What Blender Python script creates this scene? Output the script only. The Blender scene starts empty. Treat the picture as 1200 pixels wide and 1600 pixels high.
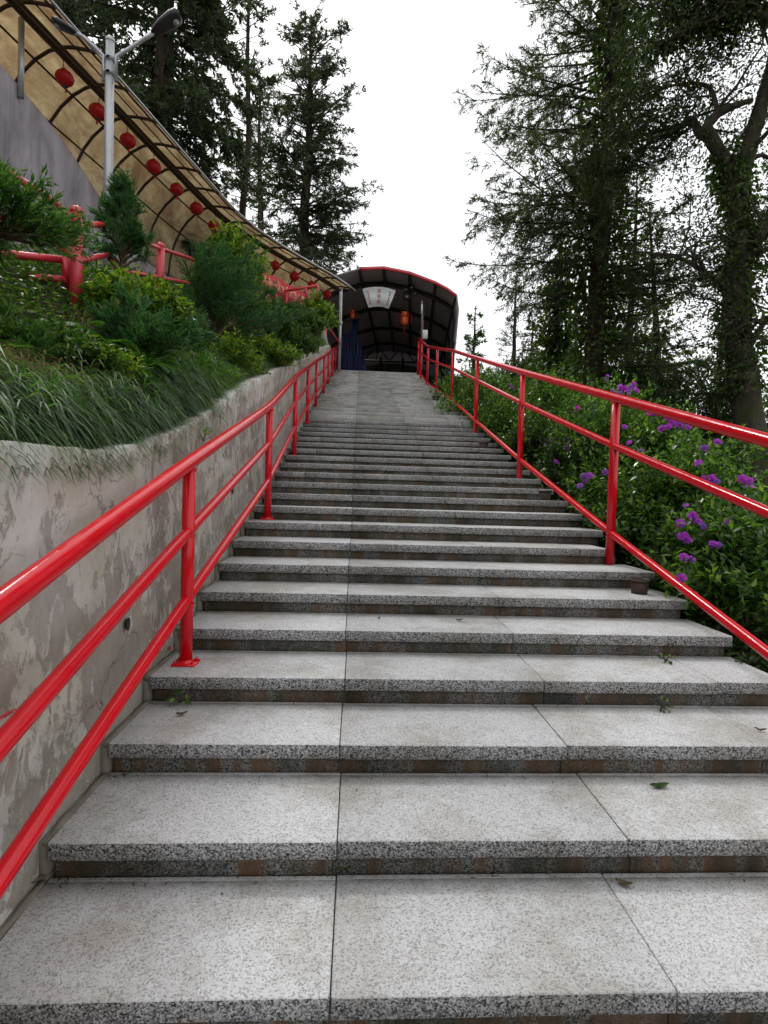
import bpy, math, random
import numpy as np
from mathutils import Vector, Matrix, noise as mnoise

# ------------------------------------------------------------------ camera, sky, sun, exposure
scn = bpy.context.scene
C = scn.collection
F, YAW, PIT, ROL, H, D0, T = 850.0, .0521, .0300, .0286, 1.3026, 1.3722, .4377
def _rot():
    c, s = math.cos(YAW), math.sin(YAW); A = np.array([[c, -s, 0], [s, c, 0], [0, 0, 1]])
    c, s = math.cos(PIT), math.sin(PIT); B = np.array([[1, 0, 0], [0, c, -s], [0, s, c]])
    return B @ A
RR = _rot()
cr = RR[0]*math.cos(ROL) + RR[2]*math.sin(ROL)
cu = RR[2]*math.cos(ROL) - RR[0]*math.sin(ROL)
cb = -RR[1]
cam_d = bpy.data.cameras.new('camera'); cam = bpy.data.objects.new('camera', cam_d); C.objects.link(cam)
cam.matrix_world = Matrix(((cr[0], cu[0], cb[0], 0), (cr[1], cu[1], cb[1], 0), (cr[2], cu[2], cb[2], H), (0, 0, 0, 1)))
cam_d.sensor_fit = 'VERTICAL'; cam_d.sensor_height = 36; cam_d.lens = F/1600*36
cam_d.clip_start = .05; cam_d.clip_end = 6000
scn.camera = cam
SUN_EL, SUN_AZ = math.radians(52), math.radians(-28)      # azimuth from +Y towards +X
w = bpy.data.worlds.new("World"); scn.world = w; w.use_nodes = True
nt = w.node_tree; nt.nodes.clear()
sky = nt.nodes.new('ShaderNodeTexSky'); sky.sky_type = 'NISHITA'; sky.sun_disc = False
sky.sun_elevation = SUN_EL; sky.sun_rotation = SUN_AZ; sky.dust_density = 4
hs = nt.nodes.new('ShaderNodeHueSaturation'); hs.inputs['Saturation'].default_value = .25
mx = nt.nodes.new('ShaderNodeMix'); mx.data_type = 'RGBA'; mx.inputs[0].default_value = .82
mx.inputs[7].default_value = (9.3, 9.4, 9.6, 1)          # thick even cloud
bg = nt.nodes.new('ShaderNodeBackground'); bg.inputs[1].default_value = .13
ow = nt.nodes.new('ShaderNodeOutputWorld')
nt.links.new(sky.outputs[0], hs.inputs['Color']); nt.links.new(hs.outputs[0], mx.inputs[6])
nt.links.new(mx.outputs[2], bg.inputs[0]); nt.links.new(bg.outputs[0], ow.inputs[0])
sd = bpy.data.lights.new('sun', 'SUN'); sd.energy = 1.9; sd.angle = math.radians(11); sd.color = (1, .97, .92)
sun = bpy.data.objects.new('sun', sd); C.objects.link(sun)
dv = Vector((math.sin(SUN_AZ)*math.cos(SUN_EL), math.cos(SUN_AZ)*math.cos(SUN_EL), math.sin(SUN_EL)))
sun.rotation_euler = dv.to_track_quat('Z', 'Y').to_euler(); sun.location = dv*50
scn.view_settings.view_transform = 'Standard'; scn.view_settings.look = 'None'
scn.view_settings.gamma = 1; scn.view_settings.exposure = 0.20
scn.cycles.max_bounces = 6; scn.cycles.diffuse_bounces = 3; scn.cycles.transparent_max_bounces = 6
scn.cycles.transmission_bounces = 4; scn.cycles.glossy_bounces = 2
scn.cycles.use_denoising = True

def at(x, y, Y):
    "world point at depth Y seen at photo pixel x, y (a surveying aid: sizes and depths come from the stair)"
    a, b = (x-600)/F, (y-800)/F
    c, s = math.cos(ROL), math.sin(ROL)
    u, v = a*c + b*s, -a*s + b*c
    d = RR.T @ np.array([u, 1, -v]); k = Y/d[1]
    return Vector((d[0]*k, Y, H + d[2]*k))

# ------------------------------------------------------------------ materials
def rgb(c): return (c[0], c[1], c[2], 1)
class Mat:
    def __init__(s, name):
        s.m = bpy.data.materials.new(name); s.m.use_nodes = True; s.t = s.m.node_tree; s.t.nodes.clear()
        s.out = s.t.nodes.new('ShaderNodeOutputMaterial')
        s.tc = s.t.nodes.new('ShaderNodeTexCoord')
    def n(s, kind, **kw):
        o = s.t.nodes.new('ShaderNode'+kind)
        for k, v in kw.items(): setattr(o, k, v)
        return o
    def l(s, a, b): s.t.links.new(a, b)
    def vec(s, sc=(1, 1, 1), rot=(0, 0, 0)):
        m = s.n('Mapping'); m.inputs['Scale'].default_value = sc; m.inputs['Rotation'].default_value = rot
        s.l(s.tc.outputs['Object'], m.inputs[0]); return m.outputs[0]
    def noise(s, scale, detail=3, sc=(1, 1, 1), rough=.6, dist=0):
        o = s.n('TexNoise'); o.inputs['Scale'].default_value = scale; o.inputs['Detail'].default_value = detail
        o.inputs['Roughness'].default_value = rough; o.inputs['Distortion'].default_value = dist
        s.l(s.vec(sc), o.inputs['Vector']); return o.outputs['Fac']
    def ramp(s, f, stops, const=False):
        o = s.n('ValToRGB'); cr_ = o.color_ramp
        if const: cr_.interpolation = 'CONSTANT'
        while len(cr_.elements) < len(stops): cr_.elements.new(.5)
        for e, (p, c) in zip(cr_.elements, stops):
            e.position = p; e.color = rgb(c) if hasattr(c, '__len__') else (c, c, c, 1)
        s.l(f, o.inputs[0]); return o.outputs[0]
    def mix(s, f, a, b, mode='MIX'):
        o = s.n('Mix', data_type='RGBA', blend_type=mode)
        for sock, v in ((o.inputs[0], f), (o.inputs[6], a), (o.inputs[7], b)):
            if hasattr(v, 'links'): s.l(v, sock)
            elif hasattr(v, '__len__'): sock.default_value = rgb(v)
            else: sock.default_value = v
        return o.outputs[2]
    def math(s, op, a, b=0):
        o = s.n('Math', operation=op)
        for sock, v in ((o.inputs[0], a), (o.inputs[1], b)):
            if hasattr(v, 'links'): s.l(v, sock)
            else: sock.default_value = v
        return o.outputs[0]
    def bump(s, h, dist=.01, strength=1):
        o = s.n('Bump'); o.inputs['Distance'].default_value = dist; o.inputs['Strength'].default_value = strength
        s.l(h, o.inputs['Height']); return o.outputs[0]
    def princ(s, col, rough=.6, metal=0, bump=None, coat=0, spec=.5):
        p = s.n('BsdfPrincipled')
        for k, v in (('Base Color', col), ('Roughness', rough), ('Metallic', metal), ('Coat Weight', coat), ('Specular IOR Level', spec)):
            if hasattr(v, 'links'): s.l(v, p.inputs[k])
            elif hasattr(v, '__len__'): p.inputs[k].default_value = rgb(v)
            else: p.inputs[k].default_value = v
        if bump is not None: s.l(bump, p.inputs['Normal'])
        s.l(p.outputs[0], s.out.inputs[0]); return s.m
M = {}
def plain(name, col, rough=.6, metal=0, var=.15, scale=6, coat=0):
    m = Mat(name); n = m.noise(scale, 5)
    c = m.mix(n, tuple(x*(1-var) for x in col), tuple(min(1, x*(1+var)) for x in col))
    M[name] = m.princ(c, rough, metal, m.bump(m.noise(scale*6, 3), .002, .5), coat)
def leafmat(name, cols, trans=.4, rough=.45, big=1.2):
    m = Mat(name)
    g = m.n('NewGeometry')
    c = m.ramp(g.outputs['Random Per Island'], [(i/(len(cols)-1), c) for i, c in enumerate(cols)])
    nb = m.noise(big, 3)
    c = m.mix(m.ramp(nb, [(.35, 0), (.65, 1)]), c, m.mix(1.0, c, (.55, .62, .6), 'MULTIPLY'))
    d = m.n('BsdfPrincipled'); m.l(c, d.inputs['Base Color']); d.inputs['Roughness'].default_value = rough
    d.inputs['Specular IOR Level'].default_value = .35
    t = m.n('BsdfTranslucent'); m.l(m.mix(1.0, c, (2.3, 2.5, 1.0), 'MULTIPLY'), t.inputs[0])
    s = m.n('MixShader'); s.inputs[0].default_value = trans
    m.l(d.outputs[0], s.inputs[1]); m.l(t.outputs[0], s.inputs[2]); m.l(s.outputs[0], m.out.inputs[0])
    M[name] = m.m
def granite(name, front=False, light=False):
    m = Mat(name)
    v = m.n('TexVoronoi'); v.inputs['Scale'].default_value = 215; m.l(m.vec(), v.inputs['Vector'])
    sp = m.n('SeparateColor'); m.l(v.outputs['Color'], sp.inputs[0])
    v2 = m.noise(120, 2)
    g = m.math('ADD', m.math('MULTIPLY', sp.outputs[0], .72), m.math('MULTIPLY', v2, .34))
    geo = m.n('NewGeometry'); isl = geo.outputs['Random Per Island']
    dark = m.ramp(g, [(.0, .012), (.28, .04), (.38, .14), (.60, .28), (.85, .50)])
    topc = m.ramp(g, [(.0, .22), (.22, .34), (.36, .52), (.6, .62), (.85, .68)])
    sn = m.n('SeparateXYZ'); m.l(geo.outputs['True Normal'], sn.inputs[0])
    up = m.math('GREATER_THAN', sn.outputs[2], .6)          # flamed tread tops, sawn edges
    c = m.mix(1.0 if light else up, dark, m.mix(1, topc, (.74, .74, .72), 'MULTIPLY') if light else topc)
    if front:   # riser stone: rust runs and algae
        st = m.noise(9, 3, (1, 1, .12), .6)
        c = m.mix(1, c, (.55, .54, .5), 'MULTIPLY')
        c = m.mix(m.ramp(st, [(.46, 0), (.58, .8)]), c, (.12, .068, .032))
        al = m.noise(4, 5, (1, 1, .4), .7)
        c = m.mix(m.ramp(al, [(.42, 0), (.62, .75)]), c, (.025, .027, .016))
    # slab to slab tone, grime, moss growing up the flight
    c = m.mix(m.math('MULTIPLY', isl, .75), c, m.mix(1, c, (.74, .75, .76), 'MULTIPLY'))
    gr = m.noise(2.3, 6, (1, 1, 1), .7)
    c = m.mix(m.ramp(gr, [(.45, 0), (.62, .6)]), c, m.mix(1, c, (.58, .54, .45), 'MULTIPLY'))
    sx = m.n('SeparateXYZ'); m.l(m.tc.outputs['Object'], sx.inputs[0])
    yy = sx.outputs[1]
    ms = m.noise(2.6, 6, (.7, 1, 4), .75)
    amt = m.n('MapRange'); m.l(yy, amt.inputs[0])
    for i, vv in ((1, 4.5), (2, 15), (3, .0), (4, .22)): amt.inputs[i].default_value = vv
    mf = m.math('MULTIPLY', m.ramp(ms, [(.5, 0), (.6, 1)]), m.math('MULTIPLY', amt.outputs[0], 2.3))
    c = m.mix(mf, c, (.075, .082, .028))
    # dirt lodged in the back corner of every tread, doubling as painted contact shadow
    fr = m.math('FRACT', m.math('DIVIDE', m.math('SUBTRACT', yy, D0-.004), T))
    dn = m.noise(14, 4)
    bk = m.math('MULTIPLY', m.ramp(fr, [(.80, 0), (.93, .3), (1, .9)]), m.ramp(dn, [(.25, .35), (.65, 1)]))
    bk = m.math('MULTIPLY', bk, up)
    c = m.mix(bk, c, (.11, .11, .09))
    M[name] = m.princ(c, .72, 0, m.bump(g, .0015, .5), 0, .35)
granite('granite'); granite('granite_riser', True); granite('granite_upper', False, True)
plain('mortar', (.17, .155, .125), .9, 0, .55, 9)
plain('joint', (.03, .03, .025), .9, 0, .3, 9)
m = Mat('red_paint')
n1 = m.noise(9, 4); n2 = m.noise(55, 3)
c = m.mix(n1, (.56, .002, .010), (.66, .004, .014))
c = m.mix(m.ramp(n2, [(.74, 0), (.8, .35)]), c, (.28, .02, .015))
ch = m.ramp(m.noise(38, 6, (1, 1, 1), .7), [(.66, 0), (.69, 1)]); c = m.mix(m.math('MULTIPLY', ch, .8), c, (.09, .03, .02))
c = m.mix(m.ramp(m.noise(5, 6, (1, 1, 1), .75), [(.52, 0), (.72, .3)]), c, (.32, .012, .014))
M['red_paint'] = m.princ(c, m.ramp(m.noise(16, 5), [(.35, .10), (.75, .28)]), 0, m.bump(m.noise(14, 3), .0015, .5), 0, .45)
m = Mat('weathered_red_paint')
n1 = m.noise(7, 4)
c = m.mix(n1, (.50, .015, .03), (.66, .05, .07)); M['old_red'] = m.princ(c, .4, 0, m.bump(m.noise(40, 3), .002, .5), .2)
# plaster wall, pale lime skin flaked off brown render
m = Mat('plaster')
a = m.noise(3.6, 8, (1, 1, .8), .72, .6)
b = m.noise(13, 6, (1, 1, .6), .72, .9)
d = m.noise(1.1, 3)
fl = m.math('ADD', m.math('MULTIPLY', a, .55), m.math('ADD', m.math('MULTIPLY', b, .42), m.math('MULTIPLY', d, .35)))
sx = m.n('SeparateXYZ'); m.l(m.tc.outputs['Object'], sx.inputs[0])
hz = m.n('MapRange'); m.l(m.math('SUBTRACT', sx.outputs[2], m.math('MULTIPLY', sx.outputs[1], .3)), hz.inputs[0])
for i, vv in ((1, -.6), (2, 1.0), (3, .02), (4, -.035)): hz.inputs[i].default_value = vv
fl = m.math('ADD', fl, hz.outputs[0])
mask = m.ramp(fl, [(.628, 0), (.672, 1)])
skin = m.mix(m.ramp(m.noise(2.2, 5), [(.35, 0), (.65, 1)]), (.46, .44, .37), (.56, .56, .55))
skin = m.mix(m.ramp(m.noise(26, 5), [(.5, 0), (.8, .5)]), skin, (.33, .31, .26))
under = m.mix(m.noise(34, 5, (1, 1, .5)), (.115, .092, .07), (.33, .285, .23))
c = m.mix(m.math('MULTIPLY', mask, m.ramp(m.noise(1.7, 4), [(.3, .5), (.7, .92)])), skin, under)
ck = m.n('TexVoronoi', feature='DISTANCE_TO_EDGE'); ck.inputs['Scale'].default_value = 1.15
wp = m.n('TexNoise'); wp.inputs['Scale'].default_value = 3.5; wp.inputs['Detail'].default_value = 5; m.l(m.vec(), wp.inputs['Vector'])
wa = m.n('VectorMath', operation='MULTIPLY_ADD'); m.l(wp.outputs['Color'], wa.inputs[0]); wa.inputs[1].default_value = (.5, .5, .5); m.l(m.tc.outputs['Object'], wa.inputs[2]); m.l(wa.outputs[0], ck.inputs['Vector'])
ckm = m.math('MULTIPLY', m.ramp(ck.outputs[0], [(.0, 1), (.006, 0)]), m.ramp(m.noise(.9, 3), [(.45, 0), (.6, .9)]))
c = m.mix(ckm, c, (.04, .035, .03))
run = m.noise(7, 4, (1, 1, .1))
c = m.mix(m.ramp(run, [(.62, 0), (.85, .4)]), c, (.13, .11, .085))
sp = m.ramp(m.noise(42, 3, (1, 1, .4)), [(.70, 0), (.74, .8)])
c = m.mix(sp, c, (.05, .045, .04))
hgt_ = m.math('SUBTRACT', m.math('MULTIPLY', m.noise(60, 4), .25), m.math('MULTIPLY', mask, .7))
M['plaster'] = m.princ(c, .85, 0, m.bump(hgt_, .006, .7), 0, .25)
m = Mat('grey_render')
a = m.noise(1.2, 7, (1, 1, .5), .7, .6)
c = m.mix(m.ramp(a, [(.35, 0), (.65, 1)]), (.24, .215, .235), (.44, .41, .45))
c = m.mix(m.ramp(m.noise(4, 6, (1, 1, .15)), [(.5, 0), (.75, .6)]), c, (.11, .095, .1))
M['grey_render'] = m.princ(c, .9, 0, m.bump(m.noise(25, 5), .01, .5), 0, .2)
m = Mat('rubble')
v = m.n('TexVoronoi', feature='DISTANCE_TO_EDGE'); v.inputs['Scale'].default_value = 3.4; m.l(m.vec((1, 1, 1.7)), v.inputs['Vector'])
e = m.ramp(v.outputs[0], [(.03, 0), (.14, 1)])
c = m.mix(e, (.14, .13, .12), m.mix(m.noise(5, 4), (.2, .19, .18), (.36, .34, .31)))
M['rubble'] = m.princ(c, .9, 0, m.bump(e, .05, .8), 0, .2)
# ground under plants
m = Mat('soil')
a = m.noise(3, 6)
c = m.mix(a, (.018, .02, .01), (.06, .052, .03)); M['soil'] = m.princ(c, .95, 0, m.bump(m.noise(12, 5), .05, .8), 0, .1)
m = Mat('far_ground')
c = m.mix(m.noise(.3, 6), (.02, .035, .012), (.06, .075, .03)); M['far_ground'] = m.princ(c, .95)
plain('galvanised', (.42, .43, .44), .42, .55, .25, 5)
plain('dark_steel', (.022, .02, .02), .6, .2, .3, 4)
plain('brown_steel', (.075, .055, .042), .6, .2, .3, 4)
plain('black_plastic', (.012, .012, .013), .45, 0, .2, 8)
plain('white_box', (.62, .62, .58), .5, 0, .1, 8)
plain('old_pole', (.14, .09, .075), .7, 0, .5, 9)
plain('pot_plastic', (.055, .030, .026), .55, 0, .3, 14)
plain('concrete', (.33, .31, .28), .9, 0, .3, 5)
plain('gold', (.75, .5, .12), .4, .3, .2, 12)
plain('orange_cloth', (.75, .16, .03), .7, 0, .3, 12)
plain('sign_white', (.66, .70, .68), .45, 0, .08, 5)
plain('sign_frame', (.85, .85, .86), .35, 0, .05, 5)
plain('sign_red', (.50, .06, .05), .6, 0, .3, 20)
plain('sign_ochre', (.95, .75, .28), .6, 0, .2, 20)
plain('blue_tarp', (.012, .022, .105), .5, 0, .4, 2)
plain('hall_wall', (.22, .20, .19), .9, 0, .3, 2)
plain('lamp_glass', (.35, .34, .31), .15, 0, .1, 8)
m = Mat('lantern_red'); n1 = m.noise(20, 3)
d = m.n('BsdfPrincipled'); m.l(m.mix(n1, (.48, .010, .013), (.70, .025, .025)), d.inputs['Base Color']); d.inputs['Roughness'].default_value = .45
t = m.n('BsdfTranslucent'); t.inputs[0].default_value = (.7, .02, .02, 1)
s = m.n('MixShader'); s.inputs[0].default_value = .4; m.l(d.outputs[0], s.inputs[1]); m.l(t.outputs[0], s.inputs[2]); m.l(s.outputs[0], m.out.inputs[0]); M['lantern_red'] = m.m
# stained tan roofing sheet
m = Mat('tan_sheet')
a = m.noise(1.0, 7, (1.6, .7, 1), .7, 1.2); b = m.noise(5, 5)
c = m.mix(m.ramp(a, [(.36, 0), (.62, 1)]), (.52, .45, .30), (.22, .15, .09))
c = m.mix(m.ramp(b, [(.48, 0), (.7, .6)]), c, (.24, .13, .08))
d = m.n('BsdfPrincipled'); m.l(c, d.inputs['Base Color']); d.inputs['Roughness'].default_value = .5
t = m.n('BsdfTranslucent'); m.l(m.mix(1, c, (1.15, 1.05, .85), 'MULTIPLY'), t.inputs[0])
s = m.n('MixShader'); s.inputs[0].default_value = .52; m.l(d.outputs[0], s.inputs[1]); m.l(t.outputs[0], s.inputs[2]); m.l(s.outputs[0], m.out.inputs[0]); M['tan_sheet'] = m.m
m = Mat('dark_sheet')
wv = m.n('TexWave'); wv.inputs['Scale'].default_value = 2.2; m.l(m.vec((.2, 4, .2)), wv.inputs['Vector'])
c = m.mix(m.noise(2, 4), (.26, .235, .23), (.38, .34, .33)); M['dark_sheet'] = m.princ(c, .6, 0, m.bump(wv.outputs['Fac'], .02, .6), 0, .4)
# bark
def bark(name, a, b, moss=.0):
    m = Mat(name); n = m.noise(9, 6, (1, 1, .18), .7, .4)
    c = m.mix(m.ramp(n, [(.35, 0), (.65, 1)]), a, b)
    if moss: c = m.mix(m.ramp(m.noise(2.2, 5), [(.45, 0), (.62, moss)]), c, (.045, .06, .016))
    M[name] = m.princ(c, .9, 0, m.bump(n, .03, .9), 0, .15)
bark('bark_conifer', (.022, .016, .014), (.075, .055, .045), .3)
bark('bark_grey', (.03, .026, .022), (.10, .083, .068), .6)
bark('twig', (.05, .035, .022), (.12, .09, .055))
leafmat('needle_dark', [(.022, .038, .022), (.036, .056, .032), (.05, .072, .04), (.065, .062, .04)], .3)
leafmat('needle_right', [(.022, .045, .016), (.035, .065, .022), (.05, .075, .022), (.085, .07, .02)], .3)
leafmat('juniper', [(.03, .09, .025), (.05, .135, .035), (.09, .19, .045), (.16, .25, .06)], .3, .5, 2.5)
leafmat('juniper_blue', [(.02, .075, .034), (.035, .11, .045), (.06, .15, .055), (.11, .20, .06)], .3, .5, 2.5)
leafmat('leaf_bright', [(.03, .075, .014), (.06, .14, .02), (.14, .25, .03), (.34, .33, .05)], .4, .35, 2.5)
leafmat('leaf_mid', [(.018, .045, .012), (.032, .08, .018), (.06, .125, .028), (.16, .21, .045)], .35, .35, 2)
leafmat('leaf_glossy', [(.02, .05, .014), (.04, .095, .022), (.085, .17, .035), (.24, .35, .08)], .35, .25, 2)
leafmat('leaf_dark', [(.016, .034, .011), (.026, .05, .015), (.04, .07, .02), (.075, .09, .025)], .3)
leafmat('leaf_ivy', [(.02, .045, .010), (.04, .08, .014), (.08, .13, .02), (.12, .17, .03)], .35)
leafmat('grass_blade', [(.03, .07, .028), (.06, .12, .05), (.11, .17, .07), (.22, .26, .15)], .35, .42, 3)
leafmat('dry_blade', [(.16, .12, .06), (.26, .2, .11), (.36, .29, .17)], .25, .7, 3)
leafmat('fern_leaf', [(.035, .1, .02), (.06, .15, .03), (.1, .2, .04)], .4, .45, 3)
leafmat('petal', [(.30, .012, .42), (.42, .02, .52), (.52, .04, .66), (.24, .03, .52)], .35, .5, 6)
leafmat('petal_violet', [(.12, .03, .34), (.18, .04, .44), (.25, .05, .5)], .35, .5, 6)
leafmat('dead_leaf', [(.05, .03, .02), (.12, .08, .04), (.10, .12, .05)], .1, .6, 3)

# ------------------------------------------------------------------ mesh helpers
def mesh_from(name, V, Fs, mat, parent=None, smooth=False):
    "V (n,3) array, Fs list of int arrays each (m,3) or (m,4)"
    me = bpy.data.meshes.new(name)
    V = np.asarray(V, dtype=np.float32); Fs = [np.asarray(f, dtype=np.int32) for f in Fs if len(f)]
    me.vertices.add(len(V)); me.vertices.foreach_set('co', V.ravel())
    li = np.concatenate([f.ravel() for f in Fs]); tot = np.concatenate([np.full(len(f), f.shape[1], np.int32) for f in Fs])
    me.loops.add(len(li)); me.loops.foreach_set('vertex_index', li)
    me.polygons.add(len(tot)); st = np.concatenate(([0], np.cumsum(tot)[:-1])).astype(np.int32)
    me.polygons.foreach_set('loop_start', st)
    if smooth: me.polygons.foreach_set('use_smooth', np.ones(len(tot), bool))
    me.update(calc_edges=True)
    o = bpy.data.objects.new(name, me); C.objects.link(o)
    if mat: me.materials.append(M[mat])
    if parent is not None: o.parent = parent
    return o
class MB:
    def __init__(s): s.v = []; s.q = []; s.t = []; s.n = 0
    def add(s, V, Q=(), Tr=()):
        V = np.asarray(V, float).reshape(-1, 3)
        if len(Q): s.q.append(np.asarray(Q, int)+s.n)
        if len(Tr): s.t.append(np.asarray(Tr, int)+s.n)
        s.v.append(V); s.n += len(V)
    def box(s, x0, x1, y0, y1, z0, z1, bev=0, jit=0, rng=None):
        if bev:
            b = bev; xs = (x0, x1); ys = (y0, y1); zs = (z0, z1); V = []; idx = {}
            for i in (0, 1):
                for j in (0, 1):
                    for k in (0, 1):
                        sx, sy, sz = (1-2*i)*b, (1-2*j)*b, (1-2*k)*b
                        for ax in range(3):
                            p = [xs[i]+sx, ys[j]+sy, zs[k]+sz]; p[ax] = (xs, ys, zs)[ax][(i, j, k)[ax]]
                            idx[(i, j, k, ax)] = len(V); V.append(p)
            g = lambda i, j, k, a: idx[(i, j, k, a)]
            Q = []; Tr = []
            for a in range(3):
                for sd_ in (0, 1):
                    def cc(u, v_):
                        t = [0, 0, 0]; t[a] = sd_; t[(a+1) % 3] = u; t[(a+2) % 3] = v_; return g(*t, a)
                    f = [cc(0, 0), cc(1, 0), cc(1, 1), cc(0, 1)]
                    Q.append(f if sd_ else f[::-1])
            for a in range(3):          # edges along axis a
                b1, b2 = (a+1) % 3, (a+2) % 3
                for u in (0, 1):
                    for v_ in (0, 1):
                        def ce(e, ax):
                            t = [0, 0, 0]; t[a] = e; t[b1] = u; t[b2] = v_; return g(*t, ax)
                        f = [ce(0, b1), ce(1, b1), ce(1, b2), ce(0, b2)]
                        Q.append(f if (u ^ v_) else f[::-1])
            for i in (0, 1):
                for j in (0, 1):
                    for k in (0, 1):
                        f = [g(i, j, k, 0), g(i, j, k, 1), g(i, j, k, 2)]
                        Tr.append(f if (i+j+k) % 2 else f[::-1])
            s.add(V, Q, Tr)
        else:
            V = [(x, y, z) for x in (x0, x1) for y in (y0, y1) for z in (z0, z1)]
            s.add(V, [(0, 1, 3, 2), (4, 6, 7, 5), (0, 4, 5, 1), (2, 3, 7, 6), (0, 2, 6, 4), (1, 5, 7, 3)])
        return s
    def tube(s, pts, rad, n=8, caps=True):
        P = np.array([list(p) for p in pts], float); k = len(P)
        R = np.full(k, rad) if np.isscalar(rad) else np.asarray(rad, float)
        Tn = np.gradient(P, axis=0); Tn /= np.linalg.norm(Tn, axis=1)[:, None]+1e-9
        ref = np.array([0, 0, 1.]) if abs(Tn[0][2]) < .9 else np.array([0, 1., 0])
        a = np.cross(Tn[0], ref); a /= np.linalg.norm(a); V = []
        th = np.linspace(0, 2*np.pi, n, endpoint=False)
        for i in range(k):
            a = a - Tn[i]*(a@Tn[i]); a /= np.linalg.norm(a)+1e-9; b = np.cross(Tn[i], a)
            V.append(P[i]+R[i]*(np.cos(th)[:, None]*a+np.sin(th)[:, None]*b))
        V = np.concatenate(V); Q = []
        for i in range(k-1):
            for j in range(n):
                j2 = (j+1) % n; Q.append((i*n+j, i*n+j2, (i+1)*n+j2, (i+1)*n+j))
        Tr = []
        if caps:
            V = np.vstack([V, P[0], P[-1]]); c0, c1 = len(V)-2, len(V)-1
            for j in range(n):
                j2 = (j+1) % n; Tr.append((c0, j2, j)); Tr.append((c1, (k-1)*n+j, (k-1)*n+j2))
        s.add(V, Q, Tr); return s
    def lathe(s, c, prof, n=20):
        "prof: list of (r, z)"
        th = np.linspace(0, 2*np.pi, n, endpoint=False); V = []; Q = []
        for r, z in prof:
            for t in th: V.append((c[0]+r*math.cos(t), c[1]+r*math.sin(t), c[2]+z))
        for i in range(len(prof)-1):
            for j in range(n):
                j2 = (j+1) % n; Q.append((i*n+j, i*n+j2, (i+1)*n+j2, (i+1)*n+j))
        s.add(V, Q); return s
    def build(s, name, mat, parent=None, smooth=False):
        Fs = []
        if s.q: Fs.append(np.concatenate(s.q))
        if s.t: Fs.append(np.concatenate(s.t))
        return mesh_from(name, np.concatenate(s.v), Fs, mat, parent, smooth)
def tag(o, label=None, cat=None, group=None, kind=None):
    if label: o['label'] = label
    if cat: o['category'] = cat
    if group: o['group'] = group
    if kind: o['kind'] = kind
    return o
def empty(name, label, cat, group=None, loc=(0, 0, 0)):
    o = bpy.data.objects.new(name, None); C.objects.link(o); o.empty_display_size = .1; o.location = loc
    return tag(o, label, cat, group)
def unit(a): return a/(np.linalg.norm(a, axis=-1, keepdims=True)+1e-9)
def leaf_arrays(P, D, N, L, W, kind='diamond'):
    P = np.asarray(P); n = len(P); D = unit(D); S = unit(np.cross(D, N)); Nn = np.cross(S, D)
    L = np.broadcast_to(L, (n,))[:, None]; W = np.broadcast_to(W, (n,))[:, None]
    i = np.arange(n)
    if kind == 'tri':
        V = np.stack([P-S*W*.5, P+S*W*.5, P+D*L], 1).reshape(-1, 3)
        return V, np.stack([i*3, i*3+1, i*3+2], 1)
    V = np.stack([P, P+D*L*.45+S*W*.5+Nn*W*.12, P+D*L-Nn*L*.08, P+D*L*.45-S*W*.5+Nn*W*.12], 1).reshape(-1, 3)
    return V, np.stack([i*4, i*4+1, i*4+2, i*4+3], 1)
def leaves(name, P, D, N, L, W, mat, parent=None, kind='diamond'):
    V, Fc = leaf_arrays(P, D, N, L, W, kind)
    return mesh_from(name, V, [Fc], mat, parent)
def rdir(rng, n): return unit(rng.normal(size=(n, 3)))

# ------------------------------------------------------------------ terrain
def step_z(k): return .13*k if k <= 21 else 2.73+.138*(k-21)+.03
KTOP = 45
YTOP = D0+KTOP*T; ZTOP = step_z(KTOP)
def sz(Y):
    k = (Y-D0)/T
    if k <= 21: return max(-1.0, .13*k)
    return min(ZTOP, 2.76+.138*(k-21))
WALLX = -1.02
WT = [(-3, 1.40), (.5, 1.41), (1.6, 1.413), (2.0, 1.437), (2.25, 1.448), (2.6, 1.50), (2.8, 1.545), (3.4, 1.70), (3.9, 1.865), (4.65, 2.14), (6.7, 2.775), (10, 3.75), (14.0, 5.0), (18.5, 6.3), (20.5, 6.6)]
def wt(Y): return float(np.interp(Y, [a for a, b in WT], [b for a, b in WT]))
def smooth(a, b, x): t = min(1, max(0, (x-a)/(b-a))); return t*t*(3-2*t)
def ground(X, Y):
    base = sz(Y)
    if X > 2.28:
        d = X-2.28
        z = base-.35-.32*min(d, 6)-(.55*max(0, d-6))
        z = max(z, -9)
    elif X > -1.15: z = base-.45
    elif X > -1.20: z = wt(Y)-.10
    elif X > -2.5:
        z = wt(Y)-.06+(-1.15-X)*.74
    elif X > -5.45:
        z = wt(Y)+.94
        z = z*(1-smooth(8, 13, Y))+smooth(8, 13, Y)*max(z, 5.6) if Y > 8 else z
        z = min(z, 6.0) if Y > 14 else z
    else:
        z = 7.0+.12*min(-5.2-X, 12)
        if Y > 14: z = 7+(z-7)
        if X < -30: z -= (-30-X)*.3
    if Y > YTOP and X > -3: z = min(z, ZTOP-.02) if X < 4 else z
    far = max(abs(X), Y)
    if far > 60: z = z*(1-smooth(60, 140, far))-22*smooth(60, 140, far)
    return max(z, -22)
xs = [-1600, -900, -400, -200, -140, -100, -70, -50, -40, -30, -24, -18, -14, -11, -9, -7.5, -6.3, -5.5, -5.46, -5.44, -4.5, -3.6, -3, -2.51, -2.49, -2.2, -1.9, -1.6, -1.4, -1.25, -1.17, -1.14, -.9, 0, 1, 2.2, 2.27, 2.35, 2.7, 3.2, 3.8, 4.5, 5.4, 6.4, 7.6, 9, 11, 14, 18, 24, 32, 45, 60, 80, 110, 140, 220, 400, 900, 1600]
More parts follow.
